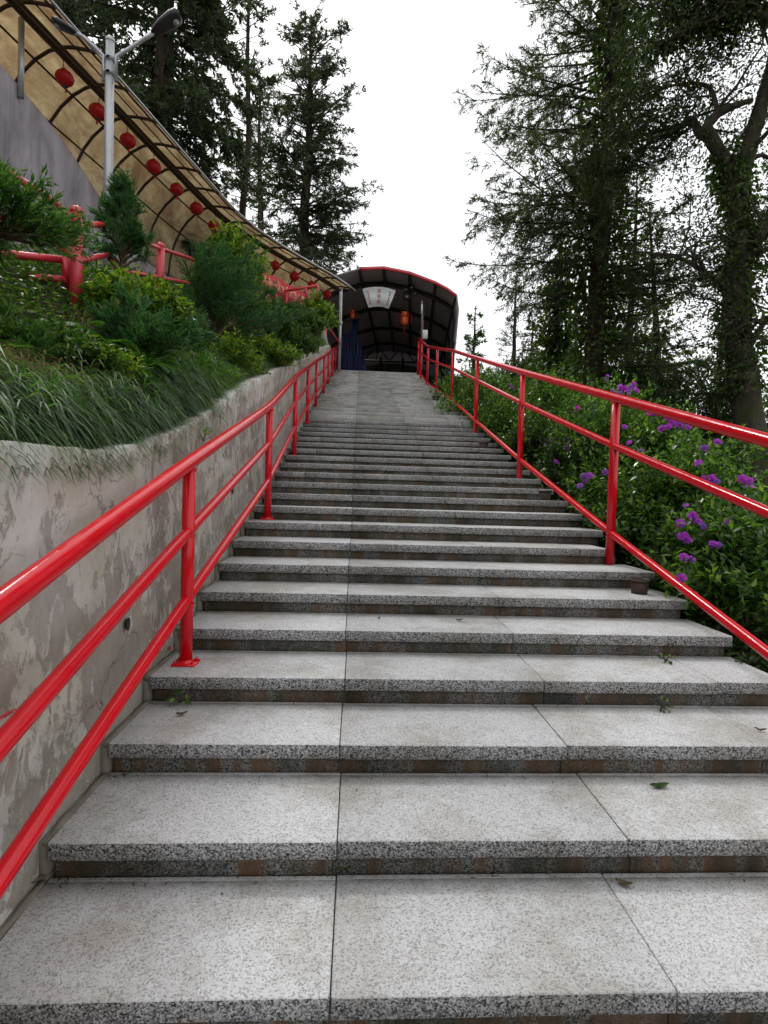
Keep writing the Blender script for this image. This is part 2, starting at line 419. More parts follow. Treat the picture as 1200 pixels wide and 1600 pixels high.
ys = [-1500, -400, -100, -30, -12, -6]+list(np.arange(-3, 22, .5))+[22, 24, 27, 31, 36, 42, 50, 60, 75, 95, 120, 140, 220, 400, 900, 1600]
V = []; rng = np.random.default_rng(5)
for y in ys:
    for x in xs:
        z = ground(x, y)
        if abs(x) > 2.3 and abs(x) < 60: z += .10*(mnoise.noise(Vector((x*1.1, y*1.1, 3))))
        V.append((x, y, z))
nx = len(xs); Q = [(j*nx+i, j*nx+i+1, (j+1)*nx+i+1, (j+1)*nx+i) for j in range(len(ys)-1) for i in range(nx-1)]
g = mesh_from('ground', V, [np.array(Q)], 'soil', None, True); tag(g, kind='structure')

# ------------------------------------------------------------------ the granite stair
stair = empty('granite_staircase', 'long straight flight of speckled grey granite steps climbing to the dark shed', 'staircase')
rng = np.random.default_rng(11)
for k in range(-4, KTOP+1):
    y0 = D0+k*T; z = step_z(k); zp = step_z(k-1) if k > -4 else z-.13
    ov = .03 if k <= 21 else .006
    th = .064 if k <= 21 else .134
    right = 2.28+(-.14 if k == 7 else 0)+rng.uniform(-.012, .012); left = -.985
    js = [left, -.036+rng.uniform(-.006, .006), .92+rng.uniform(-.05, .07), 1.88+rng.uniform(-.06, .04), right]
    if k == 7: js[2] = 1.02
    if k in (12, 15, 17): js = [left, left+.30+rng.uniform(0, .1)]+js[1:]
    depth = T+.02 if k < KTOP else 16
    mb = MB()
    for a, b in zip(js[:-1], js[1:]):
        dz = rng.uniform(-.0016, .0016); dy = rng.uniform(-.004, .004)
        mb.box(a+.0016, b-.0016, y0+dy, y0+depth, z-th+dz, z+dz, .004)
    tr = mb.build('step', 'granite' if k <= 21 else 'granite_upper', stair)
    if k > 21: continue
    rb = MB()
    j2 = [left+.012]+[j+rng.uniform(-.02, .02) for j in js[1:-1]]+[right-.03]
    for a, b in zip(j2[:-1], j2[1:]):
        rb.box(a+.001, b-.001, y0+ov+rng.uniform(-.003, .003), y0+ov+.12, zp-.02, z-th-.001, .002)
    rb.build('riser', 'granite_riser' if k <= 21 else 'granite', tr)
# core under the slabs, and the open right flank
mb = MB()
for k in range(-4, KTOP+1):
    y0 = D0+k*T; z = step_z(k); mb.box(-.97, 2.22, y0+.08+.0007*k, y0+.08+T+.0007*k if k < KTOP else 37, z-.75, z-.069)
mb.build('core', 'mortar', stair)
mb = MB()
for k in range(-4, KTOP):
    y0 = D0+k*T; z = step_z(k)
    mb.box(-1.03, -.988, y0+.012, y0+T+.012, z-.2, z-.004)
    yy_ = np.linspace(y0+.01, y0+T+.02, 14); mb.tube([(-.997+.006*mnoise.noise(Vector((y*6, 1, 0))), y, z-.012) for y in yy_], [.015+.011*mnoise.noise(Vector((y*9, 5, 3))) for y in yy_], 8)
mb.build('mortar_strip', 'mortar', stair)
tag(mesh_from('landing', [(-3, YTOP+.3, ZTOP-.004), (5, YTOP+.3, ZTOP-.004), (5, 36, ZTOP-.004), (-3, 36, ZTOP-.004)], [np.array([(0, 1, 2, 3)])], 'concrete'), kind='structure')

# ------------------------------------------------------------------ plaster retaining wall (left)
wall = empty('retaining_wall', 'pale plaster retaining wall with flaking brown patches left of the steps', 'wall')
Ys = np.arange(-3, 20.0, .08); NZ = 26
V = []; 
for Y in Ys:
    top = wt(Y)+.012*mnoise.noise(Vector((Y*2.1, 0, 0)))+.006*mnoise.noise(Vector((Y*9, 4, 0))); bot = sz(Y)-.5
    for i in range(NZ):
        z = bot+(top-bot)*i/(NZ-1)
        V.append((WALLX+.010*mnoise.noise(Vector((Y*1.3, z*1.3, 7)))+.003*mnoise.noise(Vector((Y*7, z*7, 2))), Y, z))
    V.append((WALLX-.012, Y, top+.010)); V.append((WALLX-.17, Y, top+.004)); V.append((WALLX-.18, Y, bot))
n = NZ+3; Q = [(j*n+i, (j+1)*n+i, (j+1)*n+i+1, j*n+i+1) for j in range(len(Ys)-1) for i in range(n-1)]
V += [V[-n:][i] for i in range(0)]
mesh_from('wall_face', V, [np.array(Q)], 'plaster', wall, True)
mb = MB(); mb.box(WALLX-.175, WALLX-.004, 19.92, 20.05, 5.0, wt(19.9)-.01, .01); mb.build('end_pier', 'concrete', wall)
# dark weep holes and old red paint strokes on the wall
for (px_, py_) in ((195, 975), (361, 766)):
    d = (at(px_, py_, 3)-Vector((0, 0, H))); p = Vector((0, 0, H))+d*(WALLX/d.x)
    mb = MB(); th = np.linspace(0, 2*np.pi, 14, endpoint=False)
    ry, rz = (.020, .030)
    ring = [(WALLX+.016, p.y+ry*math.cos(t)*(1+.2*math.sin(3*t)), p.z+rz*math.sin(t)) for t in th]
    inn = [(WALLX+.006, p.y+ry*.75*math.cos(t), p.z+rz*.8*math.sin(t)) for t in th]
    mb.add(ring+inn+[(WALLX-.0, p.y, p.z)], [(i, (i+1) % 14, 14+(i+1) % 14, 14+i) for i in range(14)], [(14+i, 14+(i+1) % 14, 28) for i in range(14)])
    mb.build('weep_hole', 'joint', wall)
for (px_, py_, w_, h_) in ((4, 1115, .035, .010), (52, 1076, .008, .010), (262, 1012, .006, .018)):
    d = (at(px_, py_, 3)-Vector((0, 0, H))); p = Vector((0, 0, H))+d*(WALLX/d.x)
    mb = MB()
    for i in range(9):
        yy = p.y+w_*rng.uniform(-1, 1); zz = p.z+h_*rng.uniform(-1, 1)*.5
        mb.box(WALLX+.008, WALLX+.0165, yy-w_*.28, yy+w_*.28, zz-h_*.22, zz+h_*.22, .001)
    mb.build('paint_stroke', 'old_red', wall)

# ------------------------------------------------------------------ the two red railings on the stair
def dens(nodes, step=.25):
    out = []
    for a, b in zip(nodes[:-1], nodes[1:]):
        a, b = Vector(a), Vector(b); n = max(1, int((b-a).length/step))
        out += [a.lerp(b, i/n) for i in range(n)]
    return out+[Vector(nodes[-1])]
def railing(name, label, posts, offs, radii, r_post, ext, mat='red_paint', plate=True):
    "posts: (X,Y,base z,top z); offs: rail heights as fractions below the top"
    root = empty(name, label, 'railing', None, (posts[0][0], posts[0][1], posts[0][2])); inv = Matrix.Translation(root.location).inverted()
    def P(o): o.matrix_parent_inverse = inv; return o
    for (x, y, b, t) in posts:
        mb = MB(); mb.tube([(x, y, b-.01), (x, y, b+.5*(t-b)), (x, y, t)], r_post, 14)
        for off, rr in zip(offs, radii): mb.tube([(x, y, t-off-rr*1.25), (x, y, t-off-rr*1.05), (x, y, t-off-rr*.8)], [r_post+.0005, r_post+.005, r_post+.006], 14, False)
        po = P(mb.build('post', mat, root, True))
        if plate:
            mb = MB(); mb.box(x-.062, x+.062, y-.055, y+.055, b, b+.010, .003)
            for sx in (-1, 1):
                for sy in (-1, 1): mb.tube([(x+sx*.045, y+sy*.038, b+.009), (x+sx*.045, y+sy*.038, b+.022)], .009, 6)
            mb.lathe((x, y, b), [(r_post+.010, .009), (r_post+.006, .016), (r_post, .024)], 14)
            mb.build('base_plate', mat, po)
    for (nm, off, r, e0, e1) in zip(('top_rail', 'middle_rail', 'lower_rail'), offs, radii, ext, [None]*3):
        nodes = [tuple(e0)]+[(x, y, t-off) for (x, y, b, t) in posts]
        if len(ext) > 3: nodes.append((ext[3][0], ext[3][1], ext[3][2]-off))
        pts = dens(nodes)
        # gentle relaxation so the pipe bends instead of kinking
        A = np.array([list(p) for p in pts])
        for _ in range(2): A[1:-1] = .25*A[:-2]+.5*A[1:-1]+.25*A[2:]
        mb = MB(); mb.tube(A, r, 16); P(mb.build(nm, mat, root, True))
    return root
lp = [(-.87, 2.884, None, 1.447), (-.85, 5.30, None, 2.13), (-.905, 7.90, None, 2.97), (-.94, 10.15, None, 3.63), (-.95, 12.2, None, 4.25),
      (-.93, 14.5, None, 4.93), (-.93, 16.5, None, 5.53), (-.91, 18.6, None, 6.2), (-.90, 20.3, None, 6.75)]
def tread_z(Y): return step_z(min(KTOP, math.floor((Y-D0)/T)))
lp = [(x, y, tread_z(y), t) for x, y, b, t in lp]
def back(n0, n1, Y):      # continue a rail downhill past the first node
    t = (Y-n0[1])/(n1[1]-n0[1]); return tuple(n0[i]+(n1[i]-n0[i])*t for i in range(3))
e = [back((-.87, 1.383, 1.006-.0+dz), (-.87, 2.884, z1), -.6) for dz, z1 in ((0, 1.447), (-.354, 1.088), (-.699, .731))]
railing('stair_railing', 'red three rail pipe railing beside the plaster wall, on the left of the steps', lp, (0, .358, .714), (.037, .029, .029), .033, e)
rp = [(2.13, 4.43, 2.165), (2.10, 6.95, 2.94), (2.13, 9.85, 3.84), (2.14, 12.5, 4.67), (2.14, 15.1, 5.42), (2.14, 17.2, 6.03), (2.16, 19.2, 6.75), (2.2, 20.6, 7.25)]
rp = [(x, y, tread_z(y), t) for x, y, t in rp]
e = [back((2.13, 2.70, a), (2.13, 4.43, b), -.4) for a, b in ((1.635, 2.165), (1.275, 1.779), (.554, 1.033))]
railing('stair_railing', 'taller red pipe railing on the right of the steps, in front of the purple flowers', rp, (0, .395, 1.12), (.038, .030, .030), .036, e, 'red_paint', False)

# ------------------------------------------------------------------ covered corridor with tan vaulted roof
BL = [(-6.1, 4.2), (-5.3, 8.0), (-4.96, 9.4), (-4.76, 10.2), (-4.57, 11.0), (-4.38, 11.8), (-4.18, 12.6), (-3.98, 13.4), (-3.76, 14.2), (-3.38, 15.1), (-2.75, 16.15), (-2.13, 17.05), (-1.5, 17.9), (-1.0, 18.7), (-.72, 19.3)]
BZ = 8.42
A = np.array([[a, b, BZ] for a, b in BL])
sl = np.concatenate(([0], np.cumsum(np.linalg.norm(np.diff(A, axis=0), axis=1))))
def bpt(s):
    p = np.array([np.interp(s, sl, A[:, i]) for i in range(3)])
    q = np.array([np.interp(min(sl[-1], s+.5), sl, A[:, i]) for i in range(3)])-np.array([np.interp(max(0, s-.5), sl, A[:, i]) for i in range(3)])
    q /= np.linalg.norm(q); return p, q, np.array([-q[1], q[0], 0])     # point, along, left
PROF = [(-.62, -.13), (-.42, -.06), (-.2, .0), (0, .03), (.25, .0), (.5, -.10), (.75, -.28), (.95, -.50), (1.12, -.80), (1.24, -1.15), (1.30, -1.6)]
corr = empty('covered_walkway', 'long curving walkway roof of stained tan sheets on brown ribs above the planted bank', 'walkway roof', None)
S = np.arange(0, sl[-1]+.01, .2); prof = []
for a, b in zip(PROF[:-1], PROF[1:]):
    for i in range(2): prof.append((a[0]+(b[0]-a[0])*i/2, a[1]+(b[1]-a[1])*i/2))
prof.append(PROF[-1]); n = len(prof); V = []
for s in S:
    p, q, l_ = bpt(s)
    for u, z in prof: V.append(p+l_*u+np.array([0, 0, z+.035]))
Q = [(j*n+i, (j+1)*n+i, (j+1)*n+i+1, j*n+i+1) for j in range(len(S)-1) for i in range(n-1)]
mesh_from('roof_sheet', V, [np.array(Q)], 'tan_sheet', corr, True)
for s in np.arange(.35, sl[-1]-.2, .82):
    p, q, l_ = bpt(s); mb = MB(); mb.tube([p+l_*u+np.array([0, 0, z]) for u, z in PROF], .028, 6); mb.build('rib', 'brown_steel', corr)
for nm, u, r, dz, mt in (('purlin', .5, .018, -.12, 'brown_steel'), ('purlin', .97, .018, -.54, 'brown_steel'), ('purlin', -.3, .013, -.07, 'brown_steel'), ('eave_edge', -.64, .022, -.14, 'galvanised'), ('purlin', -.56, .02, -.14, 'brown_steel'), ('beam', .02, .055, -.07, 'brown_steel'), ('beam', -.12, .03, -.10, 'brown_steel')):
    mb = MB(); mb.tube([bpt(s)[0]+bpt(s)[2]*u+np.array([0, 0, dz]) for s in np.arange(0, sl[-1]+.01, .4)], r, 6); mb.build(nm, mt, corr)
for i, s in enumerate((5.05,)):
    p, q, l_ = bpt(s); b = 7.2 if i == 0 else 6
    if i == 0: p = np.array([-5.26, 8.75, BZ])
    mb = MB(); mb.tube([(p[0], p[1], b), (p[0], p[1], BZ-.05)], .042 if i == 0 else .035, 10); mb.build('post', 'galvanised', corr, True)
mb = MB()
p = at(533, 455, 19.6); q = at(533, 582, 19.6)
mb.tube([(p.x, 19.6, ZTOP-.4), (p.x, 19.6, p.z+.05)], .055, 10); mb.tube([(p.x, 19.6, ZTOP+1.25), (p.x, 19.6, ZTOP+1.37)], .085, 10)
mb.build('post', 'galvanised', corr, True)
# rear wall of the corridor below the vault
mb = MB(); Vv = []
for s in np.arange(1, sl[-1]+.01, .4):
    p, q, l_ = bpt(s); a = p+l_*1.34
    Vv += [(a[0], a[1], 5.2), (a[0], a[1], BZ-1.5), tuple(a+l_*.12)[:2]+(BZ-1.5,), tuple(a+l_*.12)[:2]+(5.2,)]
k = len(Vv)//4; Q = [(j*4+i, (j+1)*4+i, (j+1)*4+i+1, j*4+i+1) for j in range(k-1) for i in range(3)]
mesh_from('rear_wall', Vv, [np.array(Q)], 'grey_render', corr)

# grey retaining wall carrying the corridor, rubble base
gw = empty('rendered_wall', 'tall grey rendered wall under the walkway roof, sloping down behind the lamp post', 'wall')
tp = [(4.0, 7.42), (8.3, 7.37), (8.8, 7.40), (10.05, 7.36), (11.65, 7.11), (12.0, 6.6)]
Ysg = np.arange(3.5, 11.9, .25); V = []
for Y in Ysg:
    top = float(np.interp(Y, [a for a, b in tp], [b for a, b in tp])); 
    for i in range(14):
        z = 3.0+(top-3.0)*i/13; V.append((-5.3+.03*mnoise.noise(Vector((Y*.9, z*.9, 1))), Y, z))
    V.append((-5.6, Y, top)); V.append((-5.6, Y, 3.0))
n = 16; Q = [(j*n+i, (j+1)*n+i, (j+1)*n+i+1, j*n+i+1) for j in range(len(Ysg)-1) for i in range(n-1)]
Q += [tuple((len(Ysg)-1)*n+i for i in (a, a+1, 14 if a < 12 else 14, 15)) for a in ()]
mesh_from('wall_face', V, [np.array(Q)], 'grey_render', gw, True)
mb = MB(); mb.box(-5.598, -5.31, 11.75, 11.93, 3, 6.75, .01); mb.build('end_face', 'grey_render', gw)
rw = MB(); V = []; Ysr = np.arange(2.5, 9.0, .15)
for Y in Ysr:
    top = 3.7+.33*(Y-4.3)
    for i in range(12):
        z = 2.2+(top-2.2)*i/11; V.append((-3.55+.07*mnoise.noise(Vector((Y*3.2, z*4, 1))), Y, z))
    V.append((-3.8, Y, top+.02))
    V.append((-3.82, Y, 2.2))
n = 14; Q = [(j*n+i, (j+1)*n+i, (j+1)*n+i+1, j*n+i+1) for j in range(len(Ysr)-1) for i in range(n-1)]
tag(mesh_from('rubble_wall', V, [np.array(Q)], 'rubble', None, True), 'low wall of rough stones set in mortar behind the upper red railing', 'wall')

# ------------------------------------------------------------------ lanterns
def lantern(loc, r, label, group):
    root = empty('lantern', label, 'lantern', group, loc)
    mb = MB(); th = np.linspace(0, 2*np.pi, 24, endpoint=False)
    prof = [(r*.30*1, r*.80), (r*.62, r*.66), (r*.88, r*.40), (r, 0), (r*.88, -r*.40), (r*.62, -r*.66), (r*.30, -r*.80)]
    V = []; 
    for rr, z in prof:
        for j, t in enumerate(th):
            k_ = 1 if j % 2 else .955
            V.append((rr*k_*math.cos(t), rr*k_*math.sin(t), z))
    Q = [(i*24+j, i*24+(j+1) % 24, (i+1)*24+(j+1) % 24, (i+1)*24+j) for i in range(6) for j in range(24)]
    mb.add(V, Q); mb.build('shade', 'lantern_red', root, False)
    mb = MB(); mb.lathe((0, 0, 0), [(.001, r*.92), (r*.30, r*.90), (r*.31, r*.78)], 14); mb.build('cap', 'brown_steel', root)
    mb = MB(); mb.lathe((0, 0, 0), [(r*.31, -r*.78), (r*.30, -r*.90), (.001, -r*.91)], 14); mb.build('cap', 'brown_steel', root)
    mb = MB(); mb.tube([(0, 0, r*.9), (0, 0, r*1.9)], .006, 5); mb.build('cord', 'dark_steel', root)
    mb = MB()
    for j in range(7):
        t = j*.9; mb.tube([(.006*math.cos(t), .006*math.sin(t), -r*.9), (.014*math.cos(t), .014*math.sin(t), -r*1.45)], .004, 4)
    mb.build('tassel', 'lantern_red', root); return root
lan_px = [(101, 122, 9.40), (153, 175, 10.18), (200, 220, 10.95), (240, 261, 11.77), (276, 296, 12.58), (307, 326, 13.38), (334, 353, 14.19), (430, 415, 16.43), (460, 432, 17.17), (487, 446, 17.75), (511, 460, 18.55)]
ll = ['lantern nearest the top left corner, first of the row under the walkway roof', 'second red lantern of the row, just left of the lamp post', 'red lantern just right of the lamp post, third of the row under the roof',
      'fourth red lantern of the row under the walkway roof', 'fifth red lantern of the row under the walkway roof', 'sixth red lantern of the row, above the bright green bush', 'seventh red lantern of the row, touching the top of the bright green bush',
      'small red lantern seen among leaves left of the small red gate railing', 'red lantern above the banner near the shed', 'red lantern right behind the small red gate railing', 'last red lantern of the row, beside the pale walkway post']
lr = np.random.default_rng(2)
for (x, y, Y), lb in zip(lan_px, ll):
    o = lantern(at(x, y, Y), .15, lb, 'red lanterns hanging in a row under the walkway roof'); s_ = lr.uniform(.92, 1.08); o.scale = (s_, s_, s_*lr.uniform(.95, 1.1)); o.rotation_euler = (lr.normal(0, .09), lr.normal(0, .09), lr.uniform(0, 3))

# ------------------------------------------------------------------ the arched shed at the head of the stair
shed = empty('arched_shed', 'dark open shed with arched roof and red edge at the top of the steps', 'shed', None, (1.3, 20.4, ZTOP))
inv = Matrix.Translation(shed.location).inverted()
def SP(o): o.matrix_parent_inverse = inv; return o
ax = math.tan(.101)       # shed axis leans right of the stair
ARC = [(-3.0, 7.75), (-2.4, 8.45), (-1.7, 9.0), (-.85, 9.40), (-.1, 9.66), (.8, 9.74), (1.77, 9.60), (2.74, 9.29), (3.2, 9.08), (3.53, 8.86), (3.62, 8.3), (3.56, 7.2), (3.45, ZTOP-.3)]
def arcp(i, d, sh=0): x, z = ARC[i]; return (x+ax*d, 20.45+d, z-sh)
def arc_fine(d, dz=0, m=3, i0=0, i1=len(ARC)-1):
    out = []
    for i in range(i0, i1):
        for j in range(m):
            t = j/m; x = ARC[i][0]*(1-t)+ARC[i+1][0]*t; z = ARC[i][1]*(1-t)+ARC[i+1][1]*t; out.append((x+ax*d, 20.45+d, z+dz))
    out.append((ARC[i1][0]+ax*d, 20.45+d, ARC[i1][1]+dz)); return out
rows = [arc_fine(d, 0, 3) for d in (0, 1.2, 4, 7, 10, 11.6)]; n = len(rows[0]); V = [p for r in rows for p in r]
V2 = [(p[0]+(.05 if p[0] > 3.3 else 0), p[1], p[2]+.05) for p in V]; off = len(V)
Q = [(j*n+i, (j+1)*n+i, (j+1)*n+i+1, j*n+i+1) for j in range(len(rows)-1) for i in range(n-1)]
Q2 = [(a+off, d+off, c+off, b+off) for a, b, c, d in Q]
Q3 = [(i, i+1, off+i+1, off+i) for i in range(n-1)]
SP(mesh_from('roof_sheet', V+V2, [np.array(Q+Q2+Q3)], 'dark_sheet', shed, False))
f = arc_fine(-.02, .0, 3, 4, 9); V = []
for p in f: V += [(p[0], p[1]-.03, p[2]-.055), (p[0], p[1]-.03, p[2]+.06), (p[0], p[1]+.02, p[2]+.06), (p[0], p[1]+.02, p[2]-.055)]
Q = []
for j in range(len(f)-1):
    for i in range(4): Q.append((j*4+i, (j+1)*4+i, (j+1)*4+(i+1) % 4, j*4+(i+1) % 4))
Q += [(0, 1, 2, 3), tuple((len(f)-1)*4+i for i in (3, 2, 1, 0))]
SP(mesh_from('red_fascia', V, [np.array(Q)], 'old_red', shed))
for d in (1.25, 4.1, 6.9, 9.6):
    mb = MB(); mb.tube(arc_fine(d, -.09, 3), .075, 6); SP(mb.build('rib', 'dark_steel', shed))
for i in (1, 2, 4, 5, 6, 7, 9, 11):
    mb = MB(); mb.tube([arcp(i, 0.05, .06), arcp(i, 11.4, .06)], .06, 6); SP(mb.build('purlin', 'dark_steel', shed))
mb = MB(); z0, z1 = 9.02, 9.95      # truss at the far end
xs_ = np.linspace(.9, 4.9, 9); Yt = 20.45+11.0
mb.tube([(x, Yt, z0) for x in (-1.6, 4.9)], .05, 6)
mb.tube([(x, Yt, z1-.055*(x-2.0)**2) for x in np.linspace(-1.6, 4.9, 12)], .06, 6)
for i, x in enumerate(np.linspace(-1.2, 4.6, 9)[:-1]):
    x2 = np.linspace(-1.2, 4.6, 9)[i+1]
    zt = lambda q: z1-.055*(q-2.0)**2
    mb.tube([(x, Yt, zt(x) if i % 2 else z0), (x2, Yt, z0 if i % 2 else zt(x2))], .035, 5)
    if i % 2 == 0: mb.tube([(x2, Yt, z0), (x2, Yt, zt(x2))], .03, 5)
SP(mb.build('truss', 'dark_steel', shed))
mb = MB(); mb.box(-4, 5.2, 32.0, 32.15, ZTOP-.2, 10.2); SP(mb.build('back_wall', 'hall_wall', shed))
mb = MB(); mb.box(-3.15, -3.0, 20.6, 32.0, ZTOP-.2, 7.8); SP(mb.build('side_wall', 'hall_wall', shed))
for x, z in ((-.9, 9.0), (.35, 8.6)):
    mb = MB(); mb.tube([(x+2.1, 31.0, ZTOP), (x+2.1, 31.0, 9.1)], .06, 6); SP(mb.build('column', 'dark_steel', shed))
# door shutter lines on the back wall
mb = MB()
for i in range(6): mb.box(.2+i*.75, .26+i*.75, 31.93, 31.99, ZTOP, 8.9)
SP(mb.build('wall_batten', 'dark_steel', shed))
# fan-shaped sign
sg = at(592, 464, 20.9); R0, R1, half = 1.15, 1.88, .345
sign = empty('fan_sign', 'white fan-shaped signboard with red writing hanging under the shed roof', 'sign', None, sg)
cz = -1.50
def fan(r0, r1, h0, y0, y1, mat, nm):
    V = []; th = np.linspace(-h0, h0, 17)
    for t in th:
        for r in (r0, r1):
            for y in (y0, y1): V.append((r*math.sin(t), y, cz+r*math.cos(t)))
    Q = []
    for j in range(16):
        a = j*4; b = a+4
        Q += [(a, a+2, b+2, b), (a+1, b+1, b+3, a+3), (a+2, a+3, b+3, b+2), (a, b, b+1, a+1)]
    Q += [(0, 1, 3, 2), (64, 66, 67, 65)]
    return mesh_from(nm, V, [np.array(Q)], mat, sign)
fan(R0, R1, half, .0, .05, 'sign_frame', 'frame'); fan(R0+.05, R1-.05, half-.035, -.012, .0, 'sign_white', 'panel')
rng = np.random.default_rng(4)
def glyphs(t0, ra, rb, nch, wch, mat):
    mb = MB(); er = np.array([math.sin(t0), 0, math.cos(t0)]); et = np.array([math.cos(t0), 0, -math.sin(t0)]); hh = (rb-ra)/nch
    for c_ in range(nch):
        cr_ = rb-(c_+.5)*hh; cen = er*cr_+np.array([0, -.018, cz])
        for (u, v, du, dv_) in ((0, .34, .8, 0), (0, .05, .65, 0), (0, -.3, .9, 0), (-.25, .0, 0, .62), (.25, -.05, 0, .55), (0, .1, 0, .7)):
            u += rng.uniform(-.06, .06); v += rng.uniform(-.05, .05)
            a = cen+et*(u-du/2)*wch+er*(v-dv_/2)*hh*.85; b = cen+et*(u+du/2)*wch+er*(v+dv_/2)*hh*.85
            mb.tube([a, b], .0075 if wch > .1 else .005, 4)
    mb.build('writing', mat, sign)
glyphs(0, R0+.08, R1-.07, 3, .15, 'sign_red'); glyphs(-.25, R0+.08, R1-.10, 5, .07, 'sign_red'); glyphs(.25, R0+.08, R1-.10, 5, .07, 'sign_red')
mb = MB()
for x in (-.45, .45): mb.tube([(x, .02, .25), (x, .02, .62)], .008, 5)
mb.build('hanger', 'dark_steel', sign)
# palace lanterns in the shed
def palace(loc, s, label, tassel=True):
    root = empty('palace_lantern', label, 'lantern', 'orange palace lanterns in the shed', loc)
    mb = MB(); mb.lathe((0, 0, 0), [(.02*s, .20*s), (.10*s, .17*s), (.12*s, .10*s), (.07*s, .05*s)], 6); mb.build('crown', 'orange_cloth', root)
    mb = MB(); mb.lathe((0, 0, 0), [(.05*s, .05*s), (.11*s, 0), (.12*s, -.12*s), (.06*s, -.19*s), (.02*s, -.2*s)], 6); mb.build('body', 'orange_cloth', root)
    mb = MB()
    for i in range(6):
        t = i*math.pi/3; c, q = math.cos(t), math.sin(t)
        mb.tube([(.12*s*c, .12*s*q, .08*s), (.2*s*c, .2*s*q, .12*s), (.2*s*c, .2*s*q, -.16*s)], .014*s, 5)
    if tassel: mb.tube([(0, 0, -.2*s), (0, 0, -.5*s)], .012*s, 5)
    mb.build('tassel', 'lantern_red', root)
    mb = MB(); mb.tube([(0, 0, .2*s), (0, 0, 1.1*s)], .008, 4); mb.build('cord', 'dark_steel', root)
palace(at(632, 497, 21.7), 1.35, 'orange lantern with long red tassels below the black floodlights')
palace(at(551, 491, 22.4), .85, 'small orange lantern in the shed beside the pale post', False)
# floodlight cluster, pole and box by the shed's right side
fl = empty('floodlight_cluster', 'cluster of black round floodlights hung under the shed roof', 'floodlight', None, at(640, 462, 21.2))
mb = MB()
mb.tube([(0, .05, .45), (0, .05, -.35)], .03, 8); mb.build('bracket', 'dark_steel', fl)
for (dx, dz, r) in ((-.12, -.08, .16), (.06, .28, .10), (.2, .05, .09), (-.16, .18, .10)):
    mb = MB(); mb.tube([(dx, .0, dz), (dx, -.03, dz), (dx, -.16, dz-.03), (dx, -.2, dz-.035)], [r*.5, r*.75, r, r*1.05], 14)
    h = mb.build('lamp_head', 'black_plastic', fl, True)
    mb = MB(); mb.tube([(dx, -.203, dz-.035), (dx, -.208, dz-.035)], r*.22, 10); mb.build('lens', 'lamp_glass', h)
pl = at(659, 520, 20.0)
pole = empty('wooden_pole', 'thin reddish brown pole rising from the end of the right railing', 'pole', None, (pl.x, 20.0, ZTOP))
mb = MB(); mb.tube([(0, 0, -.3), (.01, 0, 1.5), (-.03, 0, at(657, 470, 20.0).z-ZTOP)], [.055, .045, .035], 8); mb.build('shaft', 'old_pole', pole, True)
mb = MB(); t = at(657, 478, 20.0).z-ZTOP; mb.box(-.06, .0, -.05, .0, t-.3, t+.05, .006); mb.build('fitting', 'galvanised', pole)
mb = MB(); p = at(664, 523, 19.9); mb.box(-.09, .09, -.06, .06, -.16, .16, .012)
bx = empty('switch_box', 'small white electrical box fixed beside the brown pole', 'electrical box', None, p); mb.build('housing', 'white_box', bx)
mb = MB(); mb.box(-.075, .075, -.068, -.0605, -.14, .14, .004); mb.build('lid', 'white_box', bx)
mb = MB(); mb.tube([(0, 0, -.15), (-.03, 0, -.5), (-.1, .02, -1.2)], .012, 5); mb.build('cable', 'black_plastic', bx)
# blue tarpaulins
tr = empty('blue_tarpaulin', 'dark blue tarpaulin bundled and draped at the left inside the shed', 'tarpaulin', None, at(552, 580, 23))
def drape(x0, x1, zt0, zt1, amp, seed):
    V = []; nx_, nz_ = 26, 14
    for j in range(nz_+1):
        for i in range(nx_+1):
            u, v = i/nx_, j/nz_; x = x0+(x1-x0)*u; zt = zt0+(zt1-zt0)*u
            V.append((x+.05*math.sin(v*5+seed), amp*math.sin(u*17+seed+v*.8)*(.4+v)+.08*math.sin(u*40), zt*v))
    Q = [(j*(nx_+1)+i, j*(nx_+1)+i+1, (j+1)*(nx_+1)+i+1, (j+1)*(nx_+1)+i) for j in range(nz_) for i in range(nx_)]
    o = mesh_from('drape', V, [np.array(Q)], 'blue_tarp', tr, True); sm = o.modifiers.new('solid', 'SOLIDIFY'); sm.thickness = .01
b0 = tr.location.z; base = ZTOP-b0
tr.location.z = ZTOP
drape(-.50, -.1, 1.9, 2.0, .10, 0); drape(-.12, .12, 2.5, 2.55, .08, 2); drape(.1, .5, 2.1, .6, .08, 4)
mb = MB(); mb.tube([(-.55, .12, 2.45), (.2, .12, 2.6)], .03, 6); mb.tube([(-.5, .12, 0), (-.5, .12, 2.5)], .03, 6); mb.tube([(.14, .12, 0), (.14, .12, 2.6)], .03, 6); mb.build('frame', 'dark_steel', tr)

